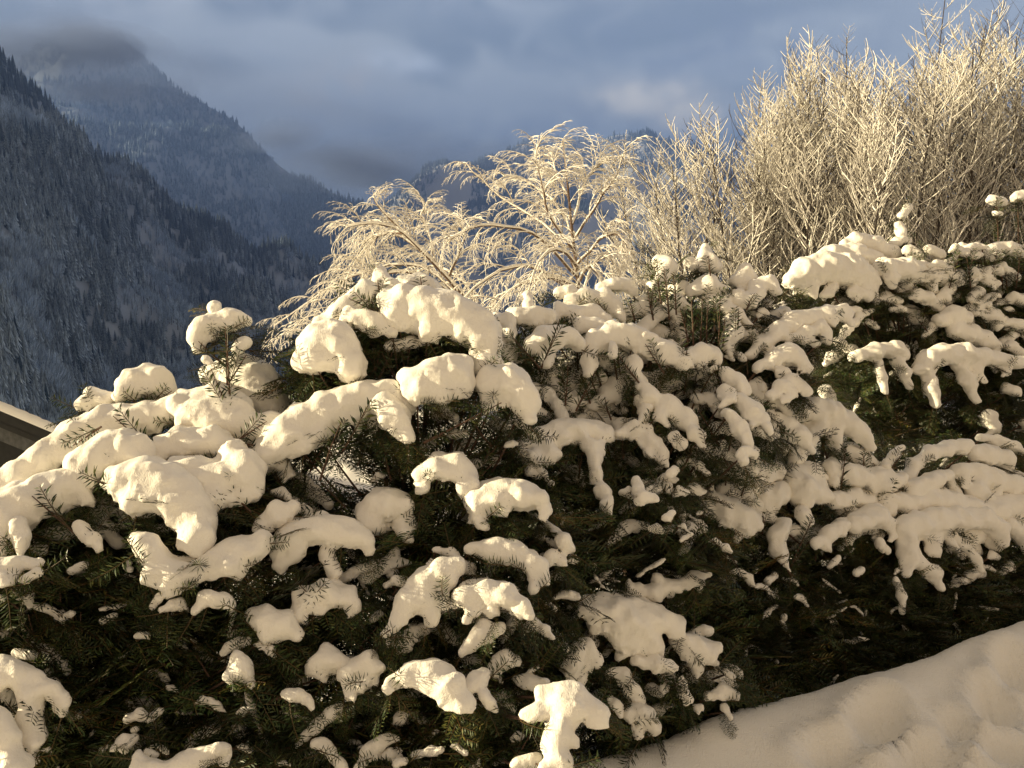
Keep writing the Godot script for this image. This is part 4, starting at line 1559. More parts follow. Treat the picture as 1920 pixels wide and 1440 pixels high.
func front_yew() -> void:
	var b := "front"
	snow(b, -0.02, [266, 1020, 20, 290, 1050, 21, 322, 1075, 22, 360, 1073, 19, 400, 1060, 19, 440, 1043, 24, 478, 1030, 21, 493, 1008, 14], [283, 1080, 17, 300, 1095, 12], [345, 1095, 9], [425, 1070, 18])
	snow(b, -0.04, [368, 1143, 9, 388, 1122, 13, 412, 1126, 14, 433, 1136, 9])
	snow(b, -0.01, [298, 1120, 9, 288, 1138, 7])
	snow(b, -0.05, [-20, 1280, 26, 5, 1265, 22, 35, 1268, 20, 52, 1300, 19, 58, 1345, 16, 64, 1390, 15, 70, 1420, 10], [70, 1272, 10, 97, 1290, 12, 112, 1318, 13, 118, 1340, 8])
	snow(b, -0.08, [-10, 1345, 20, 12, 1390, 22, 28, 1440, 26])
	snow(b, -0.08, [258, 1418, 8, 270, 1440, 18, 325, 1442, 18, 372, 1420, 16, 415, 1404, 13], [330, 1455, 22])
	snow(b, -0.03, [447, 1230, 12, 452, 1256, 19, 470, 1285, 10], [428, 1268, 10])
	snow(b, -0.02, [213, 1402, 7, 232, 1392, 12, 252, 1386, 8])
	snow(b, 0.0, [238, 1352, 8, 262, 1340, 10, 280, 1347, 8, 302, 1334, 7], [253, 1368, 7])
	snow(b, 0.0, [468, 1148, 11, 498, 1163, 19, 532, 1172, 22, 556, 1186, 14], [508, 1192, 18])
	snow(b, 0.02, [556, 1152, 12, 575, 1120, 18, 612, 1113, 21, 650, 1120, 17, 664, 1142, 10], [568, 1162, 10], [600, 1140, 14])
	snow(b, 0.05, [518, 1035, 16, 550, 1008, 24, 600, 996, 24, 650, 1002, 23, 684, 1012, 16], [522, 1065, 12], [610, 1040, 15, 628, 1075, 10])
	snow(b, 0.0, [590, 1250, 16, 615, 1236, 22, 640, 1248, 16], [600, 1265, 12])
	snow(b, 0.0, [558, 1396, 7, 595, 1362, 11, 625, 1338, 12, 640, 1325, 8])
	snow(b, 0.03, [135, 1072, 8, 160, 1060, 7])
	snow(b, 0.03, [195, 1165, 8, 215, 1155, 6])
	snow(b, 0.03, [120, 1160, 8, 135, 1150, 7])
	snow(b, 0.0, [30, 1225, 10, 60, 1230, 9])
	drift(b, [-20, 1080, 240, 1060, 540, 1180, 560, 1440, -20, 1440], 0.02, 56, 5, 12)
	limb(b, 0.16, 0.012, [470, 1290, 400, 1285, 320, 1262, 270, 1230])
	limb(b, 0.12, 0.010, [450, 1240, 466, 1150, 455, 1080])
	# the hedge goes on unseen past the left edge, added to shade the lower snow
	fill(b, [-900, 960, -20, 1000, -20, 1500, -900, 1500], 0.05, 0.8, 1500, 40)
	drift(b, [-800, 930, -60, 960, -60, 1060, -800, 1040], 0.1, 26, 14, 30)
	fill(b, [-40, 1060, 260, 1030, 420, 1120, 560, 1080, 600, 1180, 560, 1300, 620, 1460, -40, 1460], 0.02, 0.6, 1500, 110)
	fill(b, [-40, 1100, 300, 1100, 520, 1200, 500, 1460, -40, 1460], 0.0, 0.25, 380, 40)
	for k in 22:
		var x := rf(20, 540)
		var y := rf(1060, 1400)
		shoot(b, 0.0, x, y, x + rf(-50, 50), y - rf(10, 55), 0.8)


func middle_yew() -> void:
	var b := "middle"
	snow(b, 0.10, [713, 508, 11, 714, 530, 15, 736, 536, 14, 742, 550, 12])
	snow(b, 0.06, [692, 545, 19, 668, 568, 21, 645, 590, 23, 620, 606, 19, 600, 612, 16])
	snow(b, -0.02, [571, 675, 20, 598, 650, 32, 632, 652, 35, 655, 688, 22, 665, 702, 14], [616, 622, 18], [590, 680, 20])
	snow(b, 0.0, [722, 562, 16, 760, 572, 32, 803, 580, 34, 845, 592, 35, 880, 610, 35, 905, 632, 28, 914, 665, 17], [745, 600, 22], [800, 610, 24])
	snow(b, 0.22, [755, 535, 14, 790, 545, 26, 818, 556, 18])
	snow(b, 0.0, [655, 592, 16, 680, 600, 19, 706, 610, 20, 736, 625, 9], [648, 612, 11])
	snow(b, 0.05, [735, 650, 12, 800, 640, 9])
	snow(b, 0.02, [905, 655, 18, 915, 690, 22, 935, 702, 22], [905, 700, 12])
	snow(b, -0.05, [918, 715, 26, 955, 725, 32, 982, 750, 24, 995, 785, 13], [925, 740, 18])
	snow(b, -0.02, [498, 852, 26, 555, 802, 32, 620, 770, 31, 680, 752, 30, 728, 745, 26, 752, 762, 22], [560, 830, 26], [600, 815, 18])
	snow(b, -0.06, [722, 760, 24, 742, 788, 25, 760, 808, 14])
	snow(b, 0.0, [704, 780, 17, 700, 802, 11])
	snow(b, -0.08, [763, 712, 16, 790, 720, 26, 828, 706, 32, 856, 694, 24, 866, 722, 18], [782, 738, 18, 820, 737, 18])
	snow(b, -0.04, [795, 892, 16, 820, 880, 23, 850, 880, 25, 876, 896, 18], [794, 918, 12], [882, 915, 12])
	snow(b, -0.05, [897, 940, 24, 932, 932, 27, 977, 932, 23, 1017, 936, 15], [898, 965, 17])
	snow(b, 0.0, [688, 965, 20, 720, 950, 29, 754, 952, 21], [760, 980, 16], [700, 988, 20])
	snow(b, 0.12, [825, 775, 15, 835, 765, 12])
	snow(b, 0.2, [930, 795, 13, 945, 800, 11])
	snow(b, 0.1, [850, 815, 9, 870, 812, 8])
	snow(b, 0.15, [810, 830, 10, 790, 838, 9])
	snow(b, 0.2, [910, 870, 10, 930, 862, 8])
	snow(b, 0.05, [975, 735, 14, 985, 720, 9])
	limb(b, 0.16, 0.013, [785, 1060, 786, 960, 782, 870, 775, 790, 770, 700])
	limb(b, 0.14, 0.010, [757, 1000, 757, 900, 750, 820, 740, 740])
	limb(b, 0.05, 0.006, [560, 900, 600, 850, 650, 800, 690, 760])
	shoot(b, -0.03, 715, 570, 708, 525, 1.0)
	shoot(b, 0.05, 790, 560, 788, 518, 1.0)
	shoot(b, -0.06, 715, 590, 655, 560, 0.9)
	shoot(b, -0.05, 745, 620, 695, 565, 1.0)
	shoot(b, -0.10, 795, 830, 940, 755, 1.2)
	shoot(b, -0.08, 640, 850, 695, 750, 1.0)
	shoot(b, -0.08, 600, 900, 640, 790, 1.0)
	for k in 26:
		var x := rf(650, 900)
		var y := rf(630, 700) + 0.3 * absf(x - 780)
		shoot(b, 0.02, x, y + 20, x + rf(-50, 50), y - rf(15, 50), 0.9)
	for k in 18:
		var x := rf(520, 940)
		var y := rf(800, 950)
		shoot(b, 0.0, x, y + 20, x + rf(-60, 60), y - rf(0, 60), 1.0)
	fill(b, [640, 640, 900, 650, 900, 720, 640, 720], 0.05, 0.45, 330)
	fill(b, [560, 700, 700, 690, 680, 740, 600, 730], 0.02, 0.3, 60)
	fill(b, [690, 760, 1000, 760, 1010, 960, 880, 1010, 690, 1000], 0.06, 0.5, 360, 20)
	fill(b, [500, 880, 690, 820, 690, 1010, 520, 1010], 0.05, 0.4, 110, 6)


func lower_middle() -> void:
	var b := "middle"
	snow(b, -0.10, [725, 1187, 8, 745, 1165, 11, 766, 1130, 17, 795, 1100, 23, 830, 1075, 23, 857, 1066, 15, 868, 1074, 8], [800, 1130, 15, 803, 1165, 10], [832, 1115, 11, 836, 1140, 7])
	snow(b, -0.12, [850, 1137, 12, 872, 1120, 19, 910, 1113, 21, 945, 1119, 20, 975, 1140, 15, 990, 1158, 8])
	snow(b, -0.06, [880, 1028, 10, 920, 1035, 20, 962, 1043, 21, 1000, 1060, 19, 1015, 1085, 14], [1003, 1103, 10])
	snow(b, 0.0, [1055, 1013, 17, 1070, 1030, 10], [1040, 1042, 13, 1022, 1055, 9])
	snow(b, -0.03, [730, 1207, 7, 755, 1200, 13, 776, 1190, 11, 796, 1180, 11], [760, 1217, 9])
	snow(b, -0.09, [868, 1222, 7, 885, 1205, 13, 910, 1185, 17, 932, 1178, 12])
	snow(b, -0.09, [652, 1268, 18, 688, 1248, 21, 712, 1252, 14], [660, 1290, 14], [702, 1276, 8])
	snow(b, -0.14, [733, 1277, 12, 770, 1268, 19, 810, 1273, 25, 845, 1292, 25, 870, 1318, 16, 882, 1332, 8])
	snow(b, -0.10, [875, 1292, 13, 897, 1275, 15, 908, 1268, 11], [910, 1308, 13, 926, 1332, 8])
	snow(b, -0.05, [922, 1257, 9, 945, 1240, 17, 962, 1238, 12])
	snow(b, -0.02, [968, 1275, 9, 992, 1280, 13, 1022, 1279, 9])
	snow(b, -0.16, [978, 1343, 8, 1015, 1330, 15, 1050, 1318, 21, 1078, 1322, 25, 1102, 1330, 14, 1120, 1332, 12, 1110, 1352, 7], [1020, 1300, 14, 1065, 1300, 22], [1058, 1352, 22, 1045, 1380, 25, 1030, 1402, 18], [1048, 1420, 22, 1020, 1432, 12], [1066, 1390, 12])
	snow(b, -0.10, [968, 1432, 11, 1002, 1425, 13])
	snow(b, -0.06, [778, 1416, 7, 806, 1410, 9, 827, 1408, 7])
	snow(b, -0.06, [742, 1432, 8, 760, 1428, 8])
	snow(b, -0.06, [852, 1398, 6, 872, 1412, 6])
	snow(b, 0.0, [640, 1085, 10, 670, 1070, 9, 700, 1062, 8])
	snow(b, 0.05, [690, 1075, 18, 730, 1062, 14, 745, 1035, 9])
	snow(b, 0.0, [700, 1160, 8, 712, 1150, 7])
	drift(b, [570, 1060, 1040, 980, 1040, 1160, 1000, 1440, 560, 1440], 0.02, 84, 5, 14)
	drift(b, [700, 850, 1000, 780, 1010, 980, 720, 1010], 0.10, 16, 6, 12)
	limb(b, 0.14, 0.012, [760, 1300, 770, 1200, 780, 1120, 785, 1040])
	limb(b, 0.02, 0.006, [560, 1330, 640, 1260, 720, 1215, 800, 1180])
	limb(b, 0.02, 0.006, [640, 1420, 700, 1350, 780, 1320])
	fill(b, [700, 1000, 1060, 960, 1030, 1130, 1000, 1300, 960, 1460, 560, 1460, 600, 1330, 700, 1300], 0.0, 0.55, 1050, 70)
	fill(b, [560, 1060, 720, 1030, 700, 1180, 570, 1190], 0.02, 0.4, 130, 10)
	fill(b, [720, 1280, 1000, 1300, 960, 1460, 560, 1460, 620, 1350], -0.02, 0.3, 380, 30)
	for k in 26:
		var x := rf(600, 1040)
		var y := rf(1080, 1430)
		shoot(b, -0.05, x, y, x + rf(-50, 50), y - rf(5, 55), 0.85)


func arches_yew() -> void:
	var b := "arches"
	snow(b, 0.0, [1050, 550, 10, 1066, 547, 11, 1082, 552, 8])
	snow(b, 0.0, [1068, 566, 12, 1100, 559, 17, 1132, 562, 17, 1155, 580, 13, 1165, 600, 8])
	snow(b, 0.05, [1125, 540, 10, 1150, 535, 12, 1176, 536, 12, 1190, 546, 9])
	snow(b, 0.0, [1233, 488, 11, 1250, 502, 15, 1240, 522, 13], [1224, 536, 11])
	snow(b, 0.05, [1324, 468, 10, 1325, 490, 17, 1342, 500, 12], [1308, 502, 12])
	snow(b, 0.05, [1293, 492, 9, 1298, 500, 7])
	snow(b, 0.05, [1384, 527, 13, 1396, 514, 15, 1412, 522, 9])
	snow(b, 0.0, [1385, 562, 17, 1402, 566, 14, 1420, 540, 13, 1440, 530, 12, 1455, 547, 9])
	snow(b, -0.1, [990, 555, 8, 991, 575, 9, 996, 590, 9])
	snow(b, -0.15, [972, 598, 16, 1000, 598, 18, 1026, 595, 17], [960, 590, 11])
	snow(b, -0.2, [930, 600, 13, 946, 606, 17, 956, 626, 12])
	snow(b, -0.2, [998, 652, 18, 1025, 640, 23, 1056, 630, 17, 1086, 645, 12])
	snow(b, -0.12, [938, 642, 20, 950, 662, 20], [946, 612, 14])
	snow(b, -0.05, [1050, 582, 13, 1075, 590, 15, 1102, 590, 17, 1132, 602, 16])
	snow(b, -0.1, [1088, 616, 16, 1122, 620, 18, 1080, 606, 12])
	snow(b, -0.15, [1118, 642, 22, 1150, 632, 23, 1182, 635, 23, 1216, 650, 21, 1250, 665, 19, 1282, 682, 14], [1188, 680, 15, 1192, 702, 9], [1110, 657, 13, 1105, 682, 11, 1100, 702, 8])
	snow(b, -0.22, [1148, 645, 7, 1150, 666, 9])
	snow(b, 0.12, [1060, 690, 28, 1052, 722, 28, 1100, 726, 25, 1122, 745, 22])
	snow(b, 0.10, [1020, 690, 18, 1010, 665, 14])
	snow(b, 0.12, [1090, 780, 20, 1120, 790, 16, 1070, 790, 16])
	snow(b, -0.05, [1003, 728, 10, 1030, 740, 12, 1046, 765, 11, 1055, 790, 10, 1062, 811, 7])
	snow(b, -0.10, [985, 838, 16, 1015, 826, 19, 1050, 816, 22, 1080, 810, 20, 1112, 810, 17, 1136, 816, 14], [1000, 862, 20, 1026, 850, 22, 1042, 856, 12], [992, 882, 10, 1006, 892, 8], [1104, 835, 13, 1115, 860, 12, 1120, 890, 11, 1130, 920, 11, 1140, 945, 9], [1140, 945, 9, 1146, 968, 5])
	snow(b, -0.08, [966, 845, 13, 985, 838, 12])
	snow(b, -0.06, [1158, 816, 11, 1185, 806, 16, 1206, 811, 15, 1221, 831, 14, 1236, 851, 11, 1250, 872, 6])
	snow(b, 0.0, [1302, 546, 13, 1326, 535, 17, 1350, 546, 13], [1346, 566, 10])
	snow(b, 0.0, [1370, 602, 13, 1377, 625, 14, 1362, 650, 13], [1378, 600, 10])
	snow(b, -0.1, [1285, 672, 18, 1316, 665, 17, 1340, 665, 12], [1338, 690, 7])
	snow(b, -0.1, [1360, 700, 12, 1380, 716, 15, 1396, 736, 11])
	snow(b, -0.15, [1362, 735, 15, 1366, 748, 11])
	snow(b, -0.12, [1384, 752, 13, 1405, 770, 17, 1426, 786, 12])
	snow(b, -0.15, [1364, 775, 11, 1385, 802, 13, 1400, 832, 11], [1390, 850, 12, 1412, 850, 10])
	snow(b, -0.12, [1190, 702, 11, 1204, 726, 13, 1217, 746, 15, 1250, 760, 17, 1281, 785, 17, 1305, 815, 13], [1305, 815, 13, 1320, 838, 7])
	snow(b, -0.1, [1205, 752, 15, 1212, 768, 12])
	snow(b, -0.1, [1265, 822, 12, 1281, 832, 11])
	snow(b, 0.0, [1405, 668, 9, 1430, 645, 13, 1456, 625, 15, 1490, 603, 17, 1521, 598, 14, 1552, 590, 13, 1582, 588, 13, 1597, 607, 7])
	snow(b, 0.0, [1480, 637, 8, 1511, 625, 13, 1540, 616, 13, 1552, 642, 8], [1530, 645, 8])
	snow(b, -0.03, [1418, 692, 8, 1450, 675, 15, 1480, 665, 17, 1501, 680, 12, 1515, 692, 9], [1465, 700, 13])
	snow(b, -0.05, [1444, 742, 9, 1465, 726, 13, 1490, 718, 14, 1511, 736, 10])
	snow(b, -0.15, [1194, 905, 11, 1200, 936, 11, 1226, 935, 8])
	snow(b, -0.15, [1258, 890, 9, 1266, 880, 7])
	snow(b, -0.15, [1250, 972, 8, 1262, 960, 6])
	snow(b, 0.1, [1160, 720, 15, 1150, 750, 15, 1165, 770, 10])
	snow(b, 0.1, [1330, 745, 14, 1320, 720, 14])
	snow(b, 0.05, [1430, 730, 9, 1420, 715, 9])
	snow(b, 0.1, [1220, 590, 14, 1250, 575, 13, 1270, 600, 12])
	snow(b, 0.1, [1175, 590, 14, 1200, 580, 14, 1215, 560, 11])
	snow(b, 0.1, [1270, 560, 12, 1280, 540, 12])
	snow(b, 0.15, [1200, 625, 15, 1240, 625, 14, 1280, 630, 14])
	snow(b, 0.15, [1440, 600, 11, 1470, 585, 10])
	snow(b, 0.05, [1330, 810, 10, 1342, 800, 9])
	drift(b, [960, 640, 1160, 620, 1240, 540, 1440, 560, 1560, 620, 1440, 760, 1420, 860, 1300, 900, 1000, 860], 0.06, 95, 7, 18)
	drift(b, [1180, 880, 1330, 850, 1330, 1020, 1190, 1000], -0.02, 24, 5, 12)
	shoot(b, -0.25, 1015, 690, 1050, 598, 1.0)
	shoot(b, -0.25, 1012, 690, 955, 625, 1.0)
	shoot(b, -0.2, 1080, 770, 1120, 690, 1.0)
	shoot(b, -0.2, 1060, 760, 1065, 680, 0.9)
	shoot(b, -0.2, 1200, 720, 1155, 660, 1.0)
	shoot(b, -0.2, 1245, 700, 1210, 645, 1.0)
	shoot(b, -0.2, 1280, 690, 1290, 640, 1.0)
	for q in [[1255, 600, 1245, 505], [1268, 590, 1262, 515], [1300, 650, 1296, 560], [1312, 650, 1318, 560], [1325, 655, 1328, 570], [1345, 670, 1350, 560], [1355, 650, 1358, 600], [1240, 570, 1232, 490], [1332, 520, 1328, 480], [1290, 640, 1275, 580], [1340, 620, 1338, 555], [1380, 640, 1385, 580], [1400, 580, 1415, 550], [1080, 640, 1070, 600], [1225, 600, 1215, 545], [1190, 600, 1180, 560], [1130, 580, 1120, 560]]:
		shoot(b, rf(-0.12, -0.03), q[0], q[1], q[2], q[3], 1.0)
	for k in 30:
		var x := rf(960, 1420)
		var y := rf(660, 900)
		shoot(b, -0.05, x, y, x + rf(-40, 40), y - rf(20, 70), 1.0)
	fill(b, [960, 650, 1160, 610, 1440, 560, 1540, 620, 1430, 740, 1350, 850, 1300, 900, 1000, 900, 960, 800], 0.04, 0.6, 780, 90)
	fill(b, [960, 870, 1300, 840, 1380, 860, 1320, 960, 1320, 1080, 1180, 1090, 1080, 1110, 1000, 1060], 0.0, 0.55, 800, 70)
	fill(b, [1400, 700, 1490, 650, 1490, 730, 1430, 780], 0.05, 0.5, 90, 8)


func low_yew() -> void:
	var b := "low"
	snow(b, -0.16, [1100, 1142, 18, 1130, 1150, 23, 1162, 1160, 32, 1200, 1165, 29, 1240, 1170, 18, 1265, 1176, 14, 1276, 1192, 7], [1170, 1195, 26, 1215, 1205, 20, 1230, 1226, 11])
	snow(b, -0.20, [1064, 1252, 14, 1085, 1236, 21, 1105, 1234, 20], [1098, 1212, 13], [1070, 1266, 10])
	snow(b, -0.12, [1044, 1167, 7, 1070, 1150, 13, 1100, 1135, 15, 1120, 1128, 12], [1070, 1190, 7])
	snow(b, -0.12, [1024, 1147, 7, 1035, 1165, 9, 1045, 1181, 7])
	snow(b, -0.08, [1130, 1140, 8, 1160, 1121, 9, 1195, 1110, 13, 1226, 1112, 17, 1260, 1100, 13, 1300, 1086, 13, 1328, 1078, 9], [1180, 1088, 6, 1182, 1102, 9], [1230, 1086, 8])
	snow(b, -0.20, [1144, 1265, 11, 1170, 1270, 13, 1190, 1300, 13, 1201, 1322, 8], [1196, 1240, 11, 1230, 1245, 15, 1256, 1252, 12], [1246, 1290, 8])
	snow(b, -0.13, [1270, 1200, 13, 1292, 1216, 21, 1322, 1226, 18, 1341, 1216, 10], [1302, 1242, 14], [1346, 1243, 7])
	snow(b, -0.18, [1278, 1275, 7, 1281, 1296, 13])
	snow(b, -0.22, [1194, 1336, 17, 1216, 1352, 17, 1226, 1372, 12], [1200, 1376, 9], [1180, 1342, 9])
	snow(b, -0.15, [1330, 1306, 9, 1356, 1299, 13, 1378, 1303, 8], [1360, 1330, 8, 1369, 1347, 6], [1309, 1326, 9])
	snow(b, -0.22, [1144, 1310, 7, 1156, 1322, 9, 1166, 1342, 6])
	snow(b, -0.15, [1362, 1260, 7, 1372, 1268, 6])
	snow(b, -0.12, [1220, 1290, 10, 1235, 1300, 9])
	snow(b, -0.10, [1110, 1190, 12, 1105, 1215, 10])
	drift(b, [1030, 1150, 1340, 1180, 1380, 1320, 1240, 1370, 1080, 1330], 0.0, 34, 5, 13)
	shoot(b, -0.14, 1150, 1240, 1245, 1212, 1.0)
	shoot(b, -0.14, 1135, 1215, 1122, 1170, 1.0)
	fill(b, [1020, 1150, 1290, 1120, 1380, 1240, 1380, 1330, 1240, 1400, 1120, 1380, 1060, 1280], 0.02, 0.4, 620, 40)
	fill(b, [1280, 1250, 1390, 1270, 1400, 1340, 1300, 1370], 0.0, 0.3, 140, 4)
	for k in 14:
		var x := rf(1060, 1370)
		var y := rf(1180, 1350)
		shoot(b, -0.05, x, y, x + rf(-45, 45), y - rf(0, 45), 0.85)


func face_yew() -> void:
	var b := "face"
	snow(b, 0.0, [1450, 792, 15, 1480, 776, 19, 1520, 771, 21, 1556, 776, 21, 1590, 796, 17, 1616, 816, 14, 1632, 840, 8], [1535, 796, 17, 1516, 820, 13, 1496, 850, 13, 1490, 870, 10], [1560, 800, 13, 1566, 830, 11, 1572, 846, 7], [1455, 816, 11, 1440, 836, 12])
	snow(b, 0.02, [1452, 832, 14, 1470, 842, 13])
	snow(b, 0.08, [1590, 850, 18, 1620, 870, 20, 1642, 886, 12])
	snow(b, 0.0, [1344, 850, 13, 1360, 870, 17, 1390, 880, 23, 1421, 890, 22, 1450, 890, 16], [1461, 880, 11])
	snow(b, 0.0, [1490, 896, 22, 1522, 890, 19], [1502, 920, 26, 1542, 930, 18])
	snow(b, 0.0, [1560, 880, 17, 1590, 890, 18, 1612, 900, 18, 1650, 905, 22, 1682, 900, 16])
	snow(b, -0.03, [1690, 840, 6, 1676, 855, 9, 1660, 876, 8])
	snow(b, 0.05, [1703, 900, 11, 1714, 872, 11, 1740, 851, 11, 1775, 843, 12, 1806, 838, 12, 1816, 833, 11])
	snow(b, 0.10, [1838, 820, 7, 1870, 828, 10, 1900, 838, 9, 1922, 850, 8])
	snow(b, 0.05, [1825, 851, 13, 1850, 855, 17, 1880, 861, 15, 1886, 880, 10])
	snow(b, 0.0, [1708, 922, 16, 1745, 906, 15, 1776, 891, 10])
	snow(b, 0.0, [1798, 886, 12, 1830, 890, 15, 1860, 901, 17, 1890, 911, 17, 1918, 916, 17], [1830, 921, 20, 1851, 941, 14])
	snow(b, 0.0, [1660, 941, 18, 1700, 946, 18, 1740, 936, 18, 1780, 946, 20, 1820, 960, 22, 1860, 960, 20, 1902, 950, 22])
	snow(b, -0.06, [1328, 936, 14, 1351, 955, 21, 1381, 970, 23, 1411, 981, 17])
	snow(b, -0.05, [1470, 986, 14, 1455, 1011, 15, 1460, 1036, 13], [1470, 1050, 9, 1481, 1072, 6])
	snow(b, -0.05, [1530, 1021, 10, 1551, 1005, 13, 1576, 990, 13, 1591, 978, 8])
	snow(b, -0.04, [1600, 986, 16, 1640, 970, 19, 1666, 986, 14])
	snow(b, -0.06, [1690, 992, 18, 1720, 986, 21, 1760, 976, 21, 1801, 976, 19, 1841, 976, 19, 1870, 991, 16, 1881, 1022, 9], [1700, 1016, 19, 1705, 1046, 15, 1700, 1076, 8], [1720, 1060, 12, 1750, 1076, 11, 1763, 1103, 7], [1746, 1010, 15, 1751, 1031, 10], [1770, 1000, 13, 1791, 1031, 7])
	snow(b, -0.05, [1680, 1086, 6, 1690, 1121, 8, 1692, 1148, 5])
	snow(b, -0.02, [1890, 985, 15, 1918, 1006, 17, 1925, 1030, 12])
	snow(b, -0.04, [1505, 966, 15, 1512, 980, 11])
	snow(b, 0.0, [1562, 940, 16, 1600, 935, 15, 1630, 940, 13])
	snow(b, -0.02, [1650, 1021, 11, 1660, 1032, 8])
	snow(b, -0.02, [1571, 1048, 7, 1556, 1062, 5])
	snow(b, -0.02, [1605, 1075, 7, 1616, 1068, 6])
	snow(b, 0.0, [1430, 930, 20, 1460, 925, 18, 1440, 955, 14])
	snow(b, 0.0, [1310, 905, 12, 1325, 895, 10])
	snow(b, 0.05, [1780, 905, 12, 1790, 925, 14])
	snow(b, 0.02, [1820, 1080, 10, 1840, 1075, 8])
	snow(b, 0.02, [1880, 1070, 9, 1895, 1062, 8])
	snow(b, 0.0, [1440, 1090, 8, 1452, 1080, 7])
	drift(b, [1320, 880, 1560, 870, 1700, 900, 1920, 890, 1920, 1000, 1600, 1010, 1340, 980], 0.05, 70, 8, 18)
	drift(b, [1330, 1040, 1900, 1030, 1920, 1120, 1650, 1180, 1400, 1220], 0.02, 22, 4, 8)
	shoot(b, -0.05, 1575, 930, 1585, 840, 1.0)
	shoot(b, -0.05, 1620, 910, 1618, 850, 0.9)
	shoot(b, -0.05, 1660, 900, 1695, 845, 0.9)
	shoot(b, -0.08, 1390, 930, 1405, 880, 0.9)
	shoot(b, -0.08, 1360, 910, 1365, 890, 0.9)
	shoot(b, -0.06, 1480, 1070, 1525, 970, 1.0)
	shoot(b, -0.06, 1430, 1000, 1430, 960, 1.0)
	# the hedge goes on past the right edge of the picture
	fill(b, [1930, 850, 2500, 790, 2500, 1030, 1930, 1170], 0.0, 0.6, 700, 20)
	drift(b, [1960, 860, 2480, 800, 2480, 880, 1960, 950], 0.0, 26, 10, 20)
	fill("edge", [1930, 500, 2350, 500, 2350, 800, 1930, 800], 0.05, 0.6, 420, 20)
	drift("edge", [1950, 480, 2330, 480, 2330, 620, 1950, 640], 0.0, 24, 7, 13)
	for k in 34:
		var x := rf(1320, 1900)
		var y := rf(870, 1060)
		shoot(b, -0.02, x, y, x + rf(-35, 35), y - rf(10, 50), 0.95)
	fill(b, [1300, 880, 1440, 830, 1560, 860, 1640, 860, 1720, 870, 1940, 840, 1940, 1170, 1700, 1260, 1500, 1320, 1360, 1340, 1300, 1180], 0.0, 0.6, 2100, 120)
	fill(b, [1290, 1060, 1940, 1040, 1940, 1160, 1700, 1250, 1500, 1320, 1370, 1340, 1280, 1200], -0.02, 0.3, 900, 90)


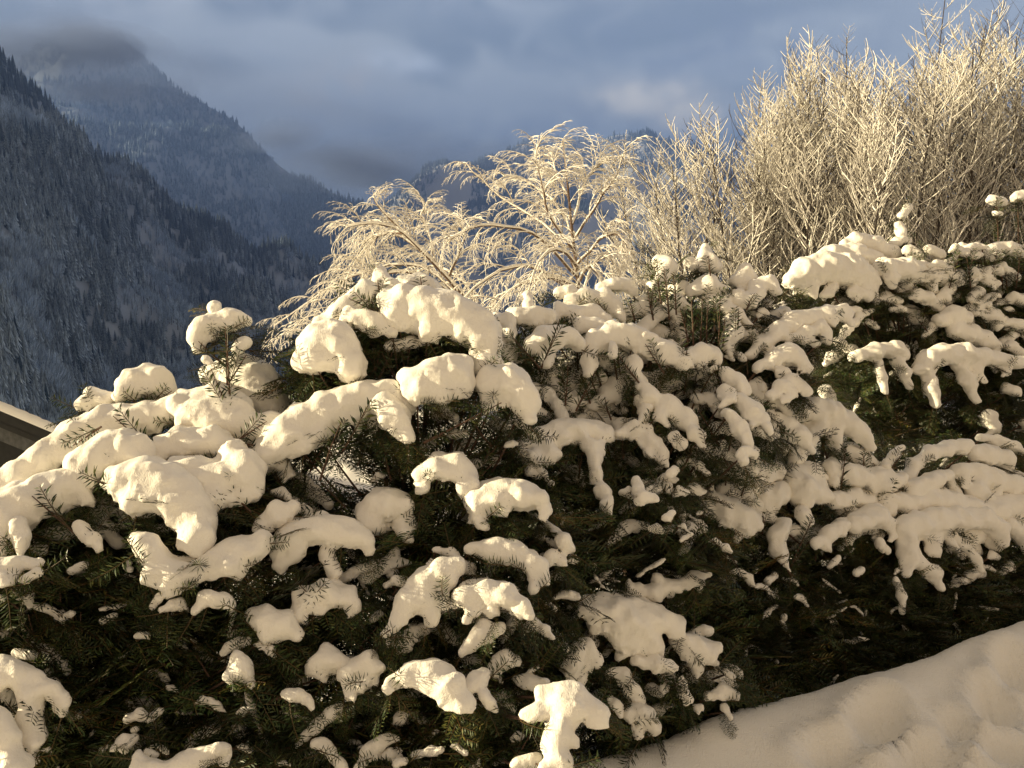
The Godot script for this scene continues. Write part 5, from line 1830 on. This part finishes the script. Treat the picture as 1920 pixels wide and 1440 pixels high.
func back_yew() -> void:
	var b := "back"
	snow(b, 0.0, [1484, 527, 14, 1510, 511, 21, 1545, 506, 27, 1590, 511, 29, 1624, 526, 22], [1632, 552, 10])
	snow(b, -0.03, [1600, 545, 12, 1626, 556, 12])
	snow(b, 0.15, [1583, 461, 9, 1605, 451, 13, 1640, 461, 15, 1672, 476, 14])
	snow(b, 0.12, [1520, 496, 13, 1560, 481, 17, 1602, 480, 19, 1640, 490, 16])
	snow(b, 0.0, [1658, 506, 20, 1700, 510, 21, 1740, 516, 17, 1780, 521, 15, 1802, 526, 10])
	snow(b, -0.06, [1665, 500, 14, 1672, 521, 11, 1672, 538, 7])
	snow(b, 0.05, [1704, 470, 10, 1716, 482, 11, 1720, 495, 9])
	snow(b, 0.0, [1758, 516, 9, 1775, 496, 8, 1792, 484, 6])
	snow(b, -0.02, [1754, 566, 7, 1770, 556, 10, 1781, 541, 9])
	snow(b, -0.05, [1764, 601, 13, 1790, 590, 15, 1812, 596, 11], [1790, 620, 15, 1821, 630, 17, 1850, 641, 15, 1869, 650, 9])
	snow(b, 0.0, [1834, 586, 9, 1860, 595, 13, 1886, 606, 9])
	snow(b, -0.15, [1602, 669, 10, 1640, 660, 14, 1680, 655, 13, 1696, 666, 10], [1650, 680, 8, 1653, 706, 8, 1662, 737, 5], [1682, 680, 11, 1696, 701, 10, 1706, 727, 6])
	snow(b, -0.18, [1724, 691, 12, 1740, 676, 17, 1770, 666, 18, 1810, 666, 18, 1841, 671, 14, 1880, 679, 12, 1920, 680, 12], [1740, 700, 11, 1746, 731, 11, 1756, 762, 6], [1800, 690, 11, 1816, 716, 11, 1829, 752, 7], [1830, 690, 9, 1846, 716, 6])
	snow(b, -0.1, [1855, 786, 15, 1862, 796, 11])
	snow(b, -0.05, [1894, 650, 12, 1908, 662, 11])
	snow(b, -0.1, [1888, 730, 11, 1905, 735, 9])
	snow(b, 0.0, [1570, 640, 8, 1590, 655, 8])
	snow(b, 0.0, [1548, 735, 12, 1560, 750, 10])
	snow(b, 0.0, [1560, 540, 11, 1545, 555, 8])
	var e := "edge"
	snow(e, 0.1, [1830, 481, 11, 1860, 471, 13, 1890, 466, 11, 1918, 471, 11])
	snow(e, 0.0, [1878, 501, 9, 1902, 521, 9])
	snow(e, 0.0, [1806, 475, 9, 1790, 468, 9])
	snow(e, 0.0, [1760, 478, 10, 1742, 470, 9])
	snow(e, 0.0, [1850, 520, 9, 1866, 535, 8])
	snow(e, -0.02, [1900, 560, 11, 1925, 566, 12])
	snow(e, -0.02, [1835, 545, 9, 1820, 560, 8])
	snow(e, 0.1, [1750, 500, 9, 1735, 492, 8])
	branches = false
	snow(e, 0.15, [1690, 405, 7, 1702, 388, 7], [1685, 421, 7, 1690, 441, 9])
	snow(e, 0.15, [1860, 375, 9, 1880, 379, 7], [1870, 401, 7])
	snow(e, 0.15, [1905, 370, 9, 1918, 366, 8])
	snow(e, 0.15, [1680, 455, 9, 1700, 450, 9])
	branches = true
	limb(e, 0.16, 0.005, [1696, 540, 1693, 470, 1690, 425, 1697, 388])
	limb(e, 0.16, 0.005, [1876, 540, 1872, 470, 1870, 420, 1866, 376])
	limb(e, 0.16, 0.005, [1912, 540, 1910, 470, 1908, 370])
	shoot(e, 0.15, 1692, 470, 1688, 385, 1.0)
	shoot(e, 0.15, 1872, 470, 1868, 370, 1.0)
	shoot(e, 0.15, 1910, 470, 1908, 370, 1.0)
	for q in [[1800, 560, 1830, 470], [1850, 560, 1870, 470], [1890, 560, 1880, 470], [1740, 560, 1790, 480], [1715, 550, 1712, 490], [1780, 540, 1800, 475], [1905, 540, 1915, 470], [1820, 540, 1812, 480]]:
		shoot(e, rf(-0.1, 0.0), q[0], q[1], q[2], q[3], 1.1)
	drift(b, [1500, 500, 1820, 490, 1820, 570, 1560, 590], 0.05, 22, 8, 15)
	drift(b, [1560, 560, 1900, 560, 1920, 820, 1650, 760], 0.02, 16, 6, 11)
	drift(e, [1700, 470, 1930, 460, 1930, 640, 1780, 620], 0.0, 26, 6, 11)
	fill(b, [1560, 520, 1800, 530, 1940, 560, 1940, 860, 1720, 850, 1620, 820, 1540, 720, 1600, 620], 0.02, 0.7, 1500, 80)
	fill(b, [1490, 520, 1640, 520, 1640, 600, 1560, 640, 1500, 560], 0.08, 0.4, 110)
	fill(e, [1700, 500, 1940, 480, 1940, 700, 1760, 700], 0.05, 0.6, 520, 70)
	for k in 24:
		var x := rf(1560, 1900)
		var y := rf(560, 800)
		shoot(b, -0.05, x, y, x + rf(-30, 30), y - rf(10, 50), 1.1)
